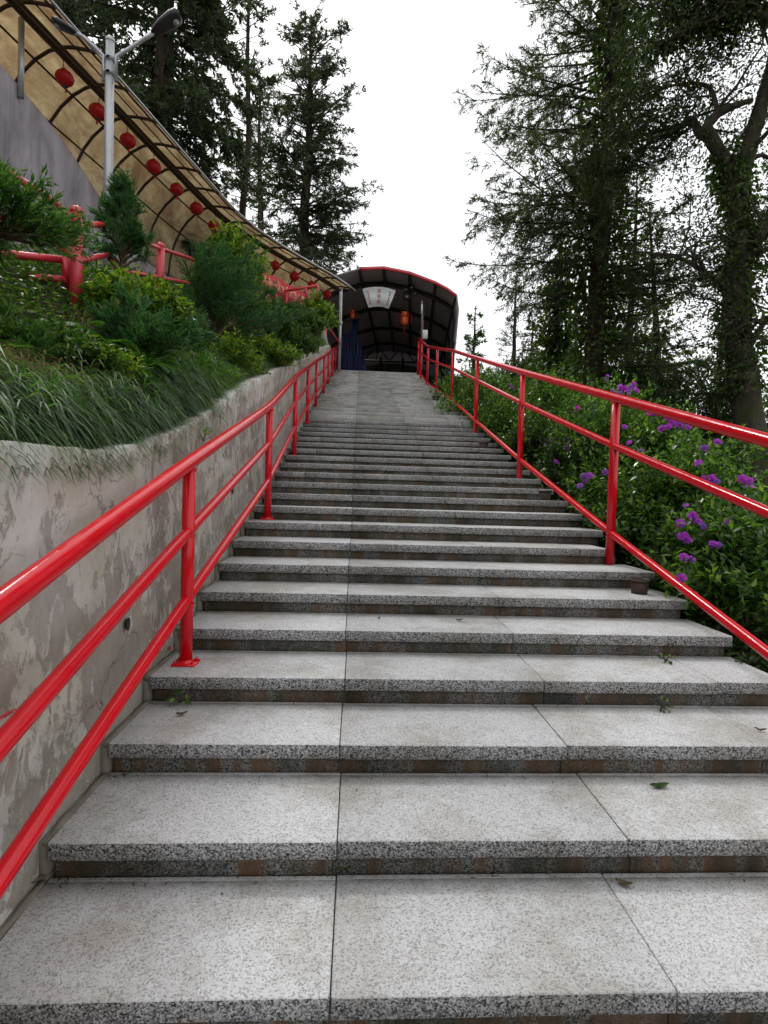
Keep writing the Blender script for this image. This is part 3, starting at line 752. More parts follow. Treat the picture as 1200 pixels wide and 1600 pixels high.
# ------------------------------------------------------------------ double-headed street lamp
lm = empty('street_lamp', 'grey steel lamp post with two black lamp heads rising from the bushes', 'street lamp', None, (-2.93, 6.5, 3.8))
mb = MB(); mb.tube([(0, 0, -.4), (0, 0, 1.2), (.0, 0, 2.60)], [.052, .05, .046], 14); mb.lathe((0, 0, 2.57), [(.05, 0), (.052, .03), (.03, .05), (.001, .055)], 12); mb.build('pole', 'galvanised', lm, True)
for side, p0, mid, end in ((-1, (165, 85), (131, 58), (92, 38)), (1, (182, 85), (226, 60), (272, 30))):
    P0, P1, P2 = [at(x, y, 6.5)-lm.location for x, y in (p0, mid, end)]
    mb = MB(); mb.tube([Vector((side*.07, 0, P0.z-.30)), Vector((side*.07, 0, P0.z-.02)), P0.lerp(P1, .4)+Vector((0, 0, -.02)), P1, P1.lerp(P2, .35)], .021, 8)
    for zz in (P0.z-.22, P0.z-.06): mb.tube([(0, 0, zz), (side*.075, 0, zz)], .016, 6); mb.tube([(0, 0, zz-.02), (0, 0, zz+.02)], .056, 10)
    ar = mb.build('arm', 'galvanised', lm, True)
    d = (P2-P1).normalized(); hd = MB(); a0 = P1.lerp(P2, .25); q_ = .62 if side < 0 else .82
    prof = [(0, .03, .03), (.05, .07, .05), (.16, .11, .075), (.34, .135, .085), (.44, .12, .08), (.47, .08, .05)]
    prof = [(a*q_, b*q_, c*q_) for a, b, c in prof]
    up = Vector((0, 0, 1)); up = (up-d*up.dot(d)).normalized(); sd_ = d.cross(up); V = []
    for (t, w_, h_) in prof:
        for i in range(10):
            th = i*math.pi/5; V.append(a0+d*t+sd_*w_*math.cos(th)+up*h_*math.sin(th)*(1 if math.sin(th) > 0 else .6))
    hd.add([list(v) for v in V], [(j*10+i, j*10+(i+1) % 10, (j+1)*10+(i+1) % 10, (j+1)*10+i) for j in range(5) for i in range(10)])
    ho = hd.build('lamp_head', 'black_plastic', ar, True)
    lg = MB(); c = a0+d*.36*q_-up*.046*q_; lg.tube([c, c-up*.012], .038, 12); lg.build('lens', 'lamp_glass', ho, True)

# ------------------------------------------------------------------ upper red railings on the bank
def pipes(root, name, nodes, r, mat='old_red', sides=10):
    mb = MB(); mb.tube([tuple(Vector(n_)-root.location) for n_ in nodes], r, sides); return mb.build(name, mat, root, True)
u = empty('upper_railing', 'thick red pipe railing climbing behind the junipers on the bank', 'railing', None, (-2.14, 4.25, 2.7))
def cappost(p, b, r):
    mb = MB(); q = Vector(p)-u.location; mb.tube([(q.x, q.y, b-u.location.z), (q.x, q.y, q.z)], r, 14); mb.lathe((q.x, q.y, q.z), [(r*1.12, -.012), (r*1.12, .012), (r*.7, .028), (.001, .034)], 14)
    mb.build('post', 'old_red', u, True)
cappost(at(120, 330, 4.25), 2.5, .045); cappost(at(251, 384, 6.4), 3.4, .045)
P = [at(352, 432, 9.2), at(430, 462, 12.0)]
for p in P: cappost(p, p.z-1.2, .045)
for dz, r in ((0, .022), (-.33, .021)):
    o1 = Vector((0, 0, dz))
    nd = [at(0, 262, 3.2), at(85, 315, 3.75), at(118, 346, 4.25)]
    pipes(u, 'rail', [n_+o1*.8 for n_ in nd], r)
    nd = [at(122, 352, 4.25), at(168, 350, 4.9), at(186, 366, 5.3), at(251, 388, 6.4), at(300, 405, 7.7), at(352, 436, 9.2), at(430, 466, 12.0)]
    pipes(u, 'rail', [n_+o1*(.8 if i < 2 else 1.0) for i, n_ in enumerate(nd)], r)
lo = empty('lower_railing', 'short red two-pipe railing with a square corner in front of the stone wall', 'railing', None, at(100, 445, 4.3))
pipes(lo, 'rail', [at(-30, 391, 3.8), at(40, 400, 4.05), at(98, 406, 4.3)], .027)
pipes(lo, 'rail', [at(45, 433, 4.1), at(98, 436, 4.3), at(108, 447, 4.34), at(122, 452, 4.4)], .024)
pipes(lo, 'post', [at(103, 402, 4.3), at(106, 446, 4.34)], .036)
pipes(lo, 'rail', [at(-20, 355, 3.9), at(40, 365, 4.2), at(98, 373, 4.6)], .018)

# red gate railing, banner and corner frame near the shed
gr = empty('gate_railing', 'small level red railing frame at the top of the bank below the walkway roof', 'railing', None, at(478, 470, 16.3))
pipes(gr, 'rail', [at(444, 455, 16.3), at(496, 446, 16.3)], .035); pipes(gr, 'rail', [at(430, 475, 16.3), at(500, 465, 16.3)], .035)
pipes(gr, 'post', [at(478, 449, 16.3), at(479, 468, 16.3)], .035); pipes(gr, 'post', [at(496, 446, 16.3), at(499, 474, 16.3)], .035); pipes(gr, 'post', [at(447, 455, 16.3), at(448, 490, 16.3)], .035)
ba, bb = at(400, 432, 15.2), at(478, 472, 17.2)
bn = empty('banner', 'long red banner with pale yellow writing hung along the walkway', 'banner', None, ba)
d = bb-ba; V = []
for i in range(25):
    t = i/24; c = d*t+Vector((.02*math.sin(t*19), -.02*math.cos(t*15), 0))
    V += [tuple(c+Vector((0, 0, .26))), tuple(c+Vector((0, .02, 0))), tuple(c+Vector((0, 0, -.26)))]
Q = [(i*3+j, i*3+j+1, (i+1)*3+j+1, (i+1)*3+j) for i in range(24) for j in range(2)]
o = mesh_from('cloth', V, [np.array(Q)], 'old_red', bn, True); sm = o.modifiers.new('solid', 'SOLIDIFY'); sm.thickness = .008
mb = MB(); rng = np.random.default_rng(8); dn_ = d.normalized(); nrm = np.array([dn_.y, -dn_.x, 0])
for c_ in range(11):
    cen = np.array(d*((c_+.7)/12))+nrm*.035
    for s_ in range(6):
        a = cen+np.array(dn_)*rng.uniform(-.06, .06)+np.array([0, 0, rng.uniform(-.10, .08)])
        b = a+(np.array(dn_)*rng.uniform(.03, .09) if s_ % 2 else np.array([0, 0, rng.uniform(.04, .12)])); mb.tube([a, b], .009, 4)
mb.build('writing', 'sign_ochre', bn)
cf = empty('corner_frame', 'thin red post with slanting pipe where the wall meets the shed', 'railing', None, at(508, 540, 18.8))
pipes(cf, 'post', [at(509, 504, 18.8), at(508, 548, 18.8)], .05); pipes(cf, 'brace', [at(510, 506, 18.8), at(532, 538, 19.4)], .022)
mb = MB(); a = at(503, 505, 18.3); b = at(509, 552, 18.3)
mb.add([(a.x-.04, 18.2, a.z), (a.x+.05, 18.2, a.z), (b.x+.16, 18.2, b.z), (b.x-.12, 18.2, b.z), (a.x-.04, 18.45, a.z), (a.x+.05, 18.45, a.z), (b.x+.16, 18.45, b.z), (b.x-.12, 18.45, b.z)],
       [(0, 3, 2, 1), (4, 5, 6, 7), (0, 1, 5, 4), (1, 2, 6, 5), (0, 4, 7, 3)])
tag(mb.build('concrete_pillar', 'concrete'), 'narrow pale concrete pillar leaning at the end of the plaster wall', 'pillar')

# ------------------------------------------------------------------ flower pots on the right ends of the steps
def pot(x, y, k, r, label, i):
    root = empty('flower_pot', label, 'flower pot', 'brown plastic pots on the steps', (x, y, step_z(k)+.001))
    mb = MB(); h = r*1.55
    mb.lathe((0, 0, 0), [(.001, 0), (r*.78, 0), (r*.95, h*.85), (r*.90, h*.85), (r*.74, h*.1), (.001, h*.1)], 20); mb.build('body', 'pot_plastic', root, True)
    mb = MB(); mb.lathe((0, 0, 0), [(r*.93, h*.84), (r*1.06, h*.84), (r*1.06, h), (r*.96, h), (r*.93, h*.84)], 20); mb.build('rim', 'pot_plastic', root, True)
    mb = MB(); mb.lathe((0, 0, 0), [(r*.89, h*.66), (r*.5, h*.71), (.001, h*.7)], 16); mb.build('soil', 'soil', root, True)
pot(2.055, 3.80, 5, .068, 'round brown plastic pot nearest the viewer, at the right end of a step', 0)
pot(2.07, D0+10*T+.13, 10, .070, 'brown pot on the step halfway between the first two posts of the right railing', 1)
pot(2.0, D0+16*T+.2, 16, .075, 'dark brown pot higher up, near the third post of the right railing', 2)
pot(1.95, D0+28*T+.2, 28, .09, 'farthest small brown pot by the right railing near the top', 3)

# ================================================================== vegetation
def lump(P, f, seed):      # cheap smooth 3-D noise, about -1..1
    r = np.random.default_rng(seed); o = np.zeros(len(P))
    for i in range(5):
        k = r.normal(size=3)*f*(1+.5*i); o += np.sin(P@k+r.uniform(0, 6.28))/(1+.35*i)
    return o/2.4
def along(starts, dirs, lens, per_m, rng, jitter=0.0, minn=2):
    "sample points along straight twigs -> positions, twig directions, fraction"
    cnt = np.maximum(minn, (lens*per_m).astype(int)); idx = np.repeat(np.arange(len(lens)), cnt)
    f = rng.uniform(.05, 1, len(idx)); P = starts[idx]+dirs[idx]*(lens[idx]*f)[:, None]
    P[:, 2] -= jitter*(f**2)*lens[idx]
    return P, dirs[idx], f
def grow(name, label, cat, group, trunk_mb, P, D, Nn, L, W, leaf, barkm, kind='diamond', loc=None, extra=()):
    root = empty(name, label, cat, group, loc); o = np.array(loc)
    ok = ~((P[:, 0] > -3.3) & (P[:, 0] < 5.2) & (P[:, 1] > 19.5) & (P[:, 1] < 32.3) & (P[:, 2] < 10.1))
    P, D, Nn = P[ok], D[ok], Nn[ok]; L = L[ok] if hasattr(L, '__len__') else L; W = W[ok] if hasattr(W, '__len__') else W
    t = trunk_mb.build('trunk' if 'tree' in name or 'conifer' in name else 'stem', barkm, root, True)
    t.data.transform(Matrix.Translation(-Vector(loc)))
    nm = 'crown' if 'tree' in name or 'conifer' in name else 'foliage'
    leaves(nm, P-o, D, Nn, L, W, leaf, root, kind)
    return root
def conifer(label, base, Ht, r0, prof, nb, seed, leaf='needle_dark', L=.15, W=.03, t0=.12, twig=3.2, per_m=26, droop=.25, elev=(.0, .5), group=None, gap=-.35, name='conifer', lean=(0, 0), ivy=0, tw_len=.42, keep=None, spread=.8, hang=.12, cap=9):
    rng = np.random.default_rng(seed); base = np.array(base, float); tb = MB()
    n = 14; tt = np.linspace(0, 1, n); wob = np.cumsum(rng.normal(size=(n, 2))*.012*Ht/n*3, 0)
    TP = np.stack([base[0]+lean[0]*tt*Ht+wob[:, 0], base[1]+lean[1]*tt*Ht+wob[:, 1], base[2]+tt*Ht], 1)
    tb.tube(TP, r0*(1-tt)**.85+.012, 10)
    S, Dr, Ln = [], [], []
    for i in range(nb):
        t = t0+(1-t0)*(i+rng.random())/nb; az = rng.uniform(0, 2*np.pi)
        Lb = min(prof(t, az)*rng.uniform(.55, 1.15), cap)
        if Lb < .12: continue
        o = np.array([np.interp(t, tt, TP[:, c]) for c in range(3)])
        if keep is not None and not keep(t, az): continue
        h = np.array([math.cos(az), math.sin(az), 0]); sd_ = np.array([-h[1], h[0], 0])
        e0 = elev[0]+(elev[1]-elev[0])*t+rng.normal()*.12; s = np.linspace(0, 1, 7)
        cur = rng.normal()*.12
        B = o+h*(Lb*s)[:, None]+sd_*(cur*Lb*s**2)[:, None]+np.array([0, 0, 1])*(Lb*(math.tan(e0)*s-droop*s**2+.12*s**4))[:, None]
        tb.tube(B, np.linspace(max(.010, r0*.16*(1-t)**.3*min(1, Lb)), .005, 7), 5, False)
        nt_ = max(3, int(Lb*twig)); ss = rng.uniform(.12, 1, nt_)
        bp = np.stack([np.interp(ss, s, B[:, c]) for c in range(3)], 1)
        Tg = unit(np.stack([np.interp(ss, s, np.gradient(B[:, c])) for c in range(3)], 1))
        sg_ = np.where(rng.random(nt_) < .5, 1, -1)[:, None]
        d = unit(Tg*.75+sd_*sg_*spread*rng.uniform(.4, 1.2, (nt_, 1))+np.array([0, 0, 1])*rng.normal(0, .28, (nt_, 1))-np.array([0, 0, .15]))
        ln = (tw_len*Lb*(1.05-ss*.75)*rng.uniform(.5, 1.2, nt_)).clip(.10, 1.5)
        S.append(bp); Dr.append(d); Ln.append(ln)
        # sub-twigs
        m = 3; ii = np.repeat(np.arange(nt_), m); f = rng.uniform(.25, .95, len(ii))
        S.append(bp[ii]+d[ii]*(ln[ii]*f)[:, None]); Dr.append(unit(d[ii]+rng.normal(0, .55, (len(ii), 3))-np.array([0, 0, hang]))); Ln.append((ln[ii]*.5*rng.uniform(.5, 1.1, len(ii))).clip(.06, .5))
        for q in range(0, nt_, 2): tb.tube([bp[q], bp[q]+d[q]*ln[q]*.9-np.array([0, 0, .05*ln[q]])], [.006, .003], 3, False)
        S.append(B[3:6]); Dr.append(unit(np.diff(B[3:7], axis=0))); Ln.append(np.linalg.norm(np.diff(B[3:7], axis=0), axis=1))
    # leading shoot
    S.append(TP[-2:-1]); Dr.append(np.array([[0, 0, 1.]])); Ln.append(np.array([Ht/n*1.1]))
    P, D, f = along(np.concatenate(S), np.concatenate(Dr), np.concatenate(Ln), per_m, rng, .12)
    k = lump(P, 6/max(1, Ht)**.35, seed) > gap
    P, D = P[k], D[k]; N_ = rdir(rng, len(P)); D2 = unit(D*.75+rdir(rng, len(P))*.62)
    L_ = L*rng.uniform(.6, 1.25, len(P))
    if ivy:
        m = ivy; z = rng.uniform(0, .75, m)**1.1; a = rng.uniform(0, 6.28, m); rad = (r0*(1-z)+.05+abs(rng.normal(0, .13, m))*(1+1.2*np.sin(z*19+seed)**2))
        Q_ = np.stack([np.interp(z, tt, TP[:, 0])+rad*np.cos(a), np.interp(z, tt, TP[:, 1])+rad*np.sin(a), np.interp(z, tt, TP[:, 2])], 1)
    root = grow(name, label, 'tree', group, tb, P, D2, N_, L_, W*rng.uniform(.7, 1.2, len(P)), leaf, 'bark_conifer', 'diamond', tuple(base))
    if ivy: leaves('ivy', Q_-base, np.stack([np.cos(a), np.sin(a), -1.0+rng.normal(0, .5, m)], 1), rdir(rng, m), .11*rng.uniform(.6, 1.2, m), .085, 'leaf_ivy', root)
    return root

# ---- the three conifers on the left skyline
p = at(478, 420, 24.0)
G1 = 'tall conifers on the left skyline'
conifer('broad ragged conifer standing alone against the sky just left of the shed', (p.x, 24, 5.5), at(470, 12, 24).z-5.5, .34,
        lambda t, a: (3.9*(1-t)**.38+.2)*(.75+.22*math.sin(t*31+a*1.0)+.12*math.sin(t*57)), 260, 21, L=.17, W=.045, t0=.34, twig=5, per_m=34, droop=.3, elev=(-.05, .55), group=G1, cap=3.7, gap=-.34, tw_len=.34, lean=(-.0, 0))
p = at(380, 340, 21.0)
conifer('thin sparse conifer with a bare pale trunk between two fuller trees', (p.x, 21, 5.5), at(366, -130, 21).z-5.5, .17,
        lambda t, a: 1.7*(.35+.65*abs(math.sin(t*17+1)))*(1.1-.4*t), 120, 22, L=.17, W=.045, t0=.32, per_m=44, droop=.15, elev=(.1, .35), group=G1, gap=-.1, tw_len=.4)
p = at(262, 200, 16.5)
conifer('dense dark conifer with drooping boughs behind the lamp heads', (p.x-.2, 16.5, 7.0), 19, .36,
        lambda t, a: 3.9*(1-t)**.5*(.8+.2*math.sin(t*40+a)), 260, 23, L=.18, W=.055, t0=.10, twig=4.6, per_m=46, droop=.42, elev=(-.1, .3), group=G1, gap=-.6)
p = at(120, 100, 19)
conifer('dark conifer filling the sky above the walkway roof near the left edge', (p.x, 19, 7.5), 18, .32,
        lambda t, a: 3.6*(1-t)**.5*(.8+.2*math.sin(t*33+a)), 200, 24, L=.22, W=.075, t0=.05, twig=4, per_m=32, droop=.35, group=G1, gap=-.6)
p = at(330, 330, 27)
conifer('conifer low behind the walkway roof, left of the thin bare trunk', (p.x-.6, 27, 6.0), 15, .28,
        lambda t, a: 3.0*(1-t)**.6*(.75+.25*math.sin(t*37+a)), 130, 25, L=.2, W=.055, t0=.30, per_m=40, droop=.3, group=G1, gap=-.45)
p = at(405, 330, 29)
conifer('bushy lower conifer leaning against the broad ragged one', (p.x, 29, 6.0), 17, .28,
        lambda t, a: 2.3*(1-t)**.5*(.75+.3*math.sin(t*29+a)), 120, 26, L=.2, W=.055, t0=.30, per_m=40, droop=.2, group=G1, gap=-.25)

# ---- right side: the big fir and companions
G2 = 'tall trees on the right of the steps'
p = at(928, 600, 11.0)
def pr(t, a):
    left = max(0, -math.cos(a))
    return (2.2+1.25*left)*(1-t)**.35*(.62+.42*abs(math.sin(t*21+a*.5)))
conifer('big shaggy fir with feathery boughs over the railing, ivy round its trunk', (p.x-.05, 11, 1.7), 17.5, .21, pr, 390, 31, leaf='needle_right', L=.115, W=.019, t0=.10, per_m=58, droop=.12, elev=(-.05, .28), group=G2, gap=-.5, ivy=9000, twig=5.6, tw_len=.46, lean=(-.008, 0), hang=.75, cap=3.0, keep=lambda t, a: t > .21 or math.cos(a) > .1)
p = at(868, 590, 13)
conifer('short ivy-smothered tree just left of the big fir trunk', (p.x, 13, 2.6), 5.4, .2, lambda t, a: .75*(1.1-t), 60, 32, leaf='leaf_ivy', L=.11, W=.07, t0=.1, per_m=24, group=G2, ivy=5000, gap=-.6, name='ivy_tree')
p = at(801, 590, 16)
conifer('small pointed conifer rising behind the railing near the shed', (p.x, 16, 3.4), at(801, 432, 16).z-3.4, .09, lambda t, a: .95*(1-t)**.8+.06, 95, 33, leaf='needle_right', L=.11, W=.02, t0=.05, per_m=26, droop=.1, group=G2, gap=-.5)
p = at(742, 590, 17)
conifer('thin sparse young tree beside the right side of the shed', (p.x-.1, 17, 4.0), at(735, 478, 17).z-4.0, .06, lambda t, a: .75*(1.1-t)*(.5+.5*abs(math.sin(t*15))), 75, 34, leaf='leaf_mid', L=.12, W=.05, t0=.1, per_m=30, group=G2, gap=-.2, name='young_tree')
for i, (x, Y, zb, top, R, lb) in enumerate([(985, 14.5, .5, 270, 2.0, 'dark slim conifer right of the big fir, behind the flowering bushes'),
        (1062, 12.5, .0, 330, 1.8, 'leafy conifer with a slanting trunk between the big fir and the twisted tree'),
        (1120, 17, -1, 420, 2.4, 'dark conifer behind the twisted ivy-clad tree'),
        (900, 22, 2, 470, 2.6, 'distant dark tree low behind the ivy-smothered trunk'),
        (1015, 24, 0, 440, 3.4, 'distant broad conifer behind the gap right of the big fir'),
        (1235, 11, -1, 120, 1.7, 'dark conifer cut by the right edge of the photo'),
        (830, 20, 3, 500, 1.6, 'distant low conifer left of the ivy-smothered trunk')]):
    p = at(x, 600, Y); top_z = at(x, top, Y).z
    conifer(lb, (p.x, Y, zb), top_z-zb, .15, lambda t, a, R=R, i=i: R*(1.05-t)**.7*(.7+.3*math.sin(t*23+a+i)), 75, 40+i, leaf=('leaf_ivy', 'leaf_mid', 'needle_right', 'leaf_dark')[i % 4], L=.13, W=.042, t0=.12, per_m=34, twig=4.5, droop=.2, group=G2, gap=-.5, ivy=1500, name='tree', lean=(-.10 if i == 1 else 0, 0))

def broadleaf(name, label, paths, seed, n2, len2, leafn, L, W, mat, group, base, ivy=0, Rl=.35, cut=None, barkm='bark_grey'):
    rng = np.random.default_rng(seed); tb = MB(); ends = []; Bp = []
    for pts, r0, r1, lv in paths:
        A = np.array([list(q) for q in pts]); t = np.linspace(0, 1, len(A)); tt = np.linspace(0, 1, len(A)*4)
        Pp = np.stack([np.interp(tt, t, A[:, c]) for c in range(3)], 1)
        for _ in range(3): Pp[1:-1] = .25*Pp[:-2]+.5*Pp[1:-1]+.25*Pp[2:]
        rr = np.linspace(r0, r1, len(Pp)); tb.tube(Pp, rr*(1+.06*np.sin(tt*40)), 10); Bp.append((Pp, rr))
        if not lv: continue
        for _ in range(n2):
            f = rng.uniform(.15, 1); j = int(f*(len(Pp)-1)); o = Pp[j]
            d = unit(rng.normal(size=3)*[1, 1, .6]+[0, 0, .45]); Ls = len2*rng.uniform(.5, 1.2)
            s = np.linspace(0, 1, 7); q = o+d*(Ls*s)[:, None]+np.cumsum(rng.normal(0, .07*Ls, (7, 3)), 0)*s[:, None]
            tb.tube(q, np.linspace(min(rr[j]*.5, .05), .008, 7), 5, False)
            for _ in range(6):
                f2 = rng.uniform(.3, 1); o2 = np.array([np.interp(f2, s, q[:, c]) for c in range(3)])
                d2 = unit(d*.6+rng.normal(size=3)*.8); L2 = Ls*.45*rng.uniform(.4, 1.1); s2 = np.linspace(0, 1, 5)
                q2 = o2+d2*(L2*s2)[:, None]+np.cumsum(rng.normal(0, .06*L2, (5, 3)), 0)
                tb.tube(q2, np.linspace(.011, .004, 5), 4, False); ends.append(q2[-1]); ends.append(q2[3])
    E_ = np.array(ends); idx = rng.integers(0, len(E_), leafn)
    P = E_[idx]+rng.normal(0, Rl*.5, (leafn, 3))
    if cut is not None: P = P[cut(P)]
    root = grow(name, label, 'tree', group, tb, P, rdir(rng, len(P))*[1, 1, .8]-[0, 0, .3], rdir(rng, len(P)), L*rng.uniform(.6, 1.2, len(P)), W, mat, barkm, 'diamond', tuple(base))
    if ivy:
        Bs = Bp[:1] if name == 'twisted_tree' else Bp; Pp = np.concatenate([b[0] for b in Bs]); rr = np.concatenate([b[1] for b in Bs]); i_ = rng.integers(0, len(Pp), ivy)
        n_ = rdir(rng, ivy); Q_ = Pp[i_]+n_*(rr[i_]+abs(rng.normal(0, .09, ivy)))[:, None]+rng.normal(0, .05, (ivy, 3))
        k = (lump(Q_, 1.6, seed+1) > .0) & (Q_[:, 2] > 3.2); Q_ = Q_[k]
        leaves('ivy', Q_-np.array(base), n_[k]-[0, 0, 1.0], rdir(rng, len(Q_)), .085*rng.uniform(.6, 1.2, len(Q_)), .06, 'leaf_ivy', root)
    return root
A9 = lambda x, y, Y=9.0: at(x, y, Y)
broadleaf('twisted_tree', 'twisted broadleaf tree with thick ivy-clad trunk near the right edge', [
    ([A9(1196, 900), A9(1182, 740), A9(1168, 640), A9(1152, 540), A9(1150, 440), A9(1158, 370), A9(1150, 300), A9(1133, 250)], .27, .15, False),
    ([A9(1150, 310), A9(1168, 235, 8.9), A9(1185, 180, 8.8), A9(1205, 110, 8.6), A9(1225, 20, 8.4), A9(1230, -120, 8.2)], .15, .06, True),
    ([A9(1133, 255), A9(1110, 215, 8.9), A9(1102, 198, 8.8), A9(1122, 176, 8.7), A9(1152, 163, 8.6), A9(1175, 157, 8.6)], .12, .035, False),
    ([A9(1118, 220), A9(1090, 210, 9.2), A9(1082, 180, 9.3), A9(1060, 200, 9.4), A9(1030, 215, 9.6), A9(990, 238, 9.8)], .08, .02, True),
    ([A9(1122, 178, 8.7), A9(1112, 135, 8.8), A9(1085, 129, 9.0), A9(1050, 133, 9.2), A9(1000, 150, 9.4)], .04, .015, True),
    ([A9(1205, 30, 8.0), A9(1178, 20, 8.0), A9(1140, 15, 8.1), A9(1090, 40, 8.2), A9(1030, 70, 8.3)], .07, .03, True),
    ([A9(1160, 420), A9(1185, 380, 8.7), A9(1215, 300, 8.5)], .1, .05, True),
    ([A9(1152, 470), A9(1110, 430, 9.3), A9(1060, 400, 9.7), A9(1010, 395, 10)], .06, .02, True),
    ([A9(1160, 560), A9(1195, 500, 8.7), A9(1240, 470, 8.5)], .06, .02, True)],
    51, 14, 1.3, 21000, .07, .032, 'leaf_dark', G2, (at(1196, 900, 9).x, 9, -.6), 7000, .62)
# a hanging leafy bough of the same kind from a tree outside the right edge
broadleaf('tall_tree', 'tall leafy tree leaning in from beyond the right edge, high above', [
    ([at(1420, 700, 8), at(1380, 300, 8), at(1300, 60, 8), at(1230, -60, 8), at(1150, -60, 8)], .2, .09, False),
    ([at(1260, 0, 8), at(1190, 10, 8), at(1120, 30, 8.2), at(1050, 60, 8.4), at(1000, 90, 8.5)], .06, .02, True),
    ([at(1150, -60, 8), at(1080, -40, 8), at(1010, -50, 8.3)], .06, .02, True)],
    52, 14, .8, 9500, .08, .034, 'leaf_dark', G2, (at(1420, 700, 8).x, 8, -1.0), 3500, .30)
# far wood behind
rng = np.random.default_rng(77)
P = []
for _ in range(46000):
    a = rng.uniform(.12, 1.1); r = rng.uniform(30, 44); h_ = abs(rng.normal(0, 1))
    P.append((r*math.sin(a)+2, r*math.cos(a), -2-4*(a) + rng.uniform(0, 5.5)*(1+.35*math.sin(a*23)+.3*math.sin(a*51+r))))
P = np.array(P); P = P[lump(P, .55, 9) > -.35]
tag(leaves('far_wood', P, rdir(rng, len(P)), rdir(rng, len(P)), .42*rng.uniform(.5, 1.2, len(P)), .22, 'leaf_dark'), kind='stuff')

# ---- shrubs
def shrub(name, label, cat, group, c, rx, ry, h, n, L, W, mat, seed, shell=.55, lumpf=3.2, stems=14, flowers=None, upright=.5, stemm='twig'):
    rng = np.random.default_rng(seed); c = np.array(c, float); tb = MB()
    cl = unit(rng.normal(size=(34, 3))*[1, 1, .8]); cl[:, 2] = abs(cl[:, 2])*1.0-.12
    cr_ = rng.uniform(.62, 1.0, 34)[:, None]; CP = cl*cr_*[rx, ry, h*.62]+[0, 0, h*.40]
    for i in range(stems):
        e_ = CP[i]; m = e_*[.35, .35, .5]+rng.normal(0, .04, 3); tb.tube([[e_[0]*.1, e_[1]*.1, -.15], m, e_], [.018, .012, .005], 5, False)
    # shoots radiate inside each lump; leaves in pairs along every shoot
    ns = n//9; k = rng.integers(0, 34, ns); o = CP[k]+rng.normal(0, .15, (ns, 3))*[rx, ry, h*.5]
    d = unit(unit(o-[0, 0, h*.25])*.8+rdir(rng, ns)*.55+[0, 0, upright]); ln = rng.uniform(.5, 1.3, ns)*L*3.0
    P, D, f = along(o-d*ln[:, None]*.5, d, ln, 9/(L*3.0), rng, 0, 6)
    ok = P[:, 2] > -.05; P, D = P[ok], D[ok]
    D2 = unit(D*.45+rdir(rng, len(P))*.8); N_ = unit(np.array([0, 0, 1.])+rdir(rng, len(P))*.6)
    root = empty(name, label, cat, group, tuple(c))
    tb.build('stem', stemm, root); leaves('foliage', P, D2, N_, L*rng.uniform(.6, 1.2, len(P)), W*rng.uniform(.8, 1.1, len(P)), mat, root)
    return root, CP
def flower_mesh(r, seed):
    rng = np.random.default_rng(seed); mb = MB()
    for i in range(5):
        a = i*2*math.pi/5+rng.uniform(-.1, .1); c_, s_ = math.cos(a), math.sin(a); V = []
        for (u, wd, z) in ((.05, .05, .02), (.35, .34, .14), (.75, .46, .12), (1.0, .22, -.02+rng.uniform(-.1, .1))):
            for sg_ in (-1, 0, 1): V.append((r*(u*c_-sg_*wd*s_), r*(u*s_+sg_*wd*c_), r*(z+(.08 if sg_ else 0))))
        mb.add(V, [(j*3+i_, j*3+i_+1, (j+1)*3+i_+1, (j+1)*3+i_) for j in range(3) for i_ in range(2)])
    for i in range(6):
        a = rng.uniform(0, 6.28); mb.tube([(0, 0, .05*r), (.25*r*math.cos(a), .25*r*math.sin(a), .45*r)], r*.03, 3)
    o = mb.build('flower', 'petal'); me = o.data; bpy.data.objects.remove(o); return me
FM = [flower_mesh(.036, i) for i in range(6)]
for i in (1, 4): FM[i].materials[0] = M['petal_violet']
def add_flower(root, pos, outward, rng, sc=1.0):
    o = bpy.data.objects.new('flower', FM[rng.integers(0, 6)]); C.objects.link(o); o.parent = root
    o.location = Vector(pos)-root.location
    v = Vector(outward)+Vector(rng.normal(0, .35, 3)); o.rotation_euler = v.to_track_quat('Z', 'Y').to_euler(); o.scale = (sc,)*3
rng = np.random.default_rng(3)
HG = 'purple-flowered bushes along the right railing'
hedge = [  # px, py of the crown top, depth, radius, leaves
    (1195, 800, 3.9, .75, 9000, 'flowering bush nearest the viewer at the right edge, low and dark at its base'),
    (1110, 722, 4.9, .85, 10500, 'flowering bush with scattered blooms below the middle rail, second from the right edge'),
    (1035, 655, 5.9, .9, 10500, 'flowering bush behind the tallest right post, right of the top flower cluster'),
    (960, 608, 7.0, .95, 10500, 'flowering bush carrying the bright purple cluster above the top rail'),
    (880, 592, 8.4, 1.0, 9500, 'flowering bush left of the nearest right post, with blooms between the rails'),
    (815, 582, 10.0, 1.0, 8500, 'flowering bush behind the second post of the right railing'),
    (765, 578, 12.0, 1.0, 7500, 'small-looking bush behind the third post of the right railing'),
    (735, 575, 14.2, .9, 6000, 'farthest green bush by the right railing, close to the shed')]
hroots = []
for i, (x, y, Y, R, n_, lb) in enumerate(hedge):
    t = at(x, y, Y); X0 = max(t.x, 2.32+R*.95) if i < 6 else t.x; gz = ground(X0, Y)-.05
    hh = max(.9, t.z-gz)
    r_, _ = shrub('flowering_bush', lb, 'bush', HG, (X0, Y, gz), R, R*1.05, hh, int(n_*1.7), .074, .031, 'leaf_glossy', 60+i)
    hroots.append(r_)
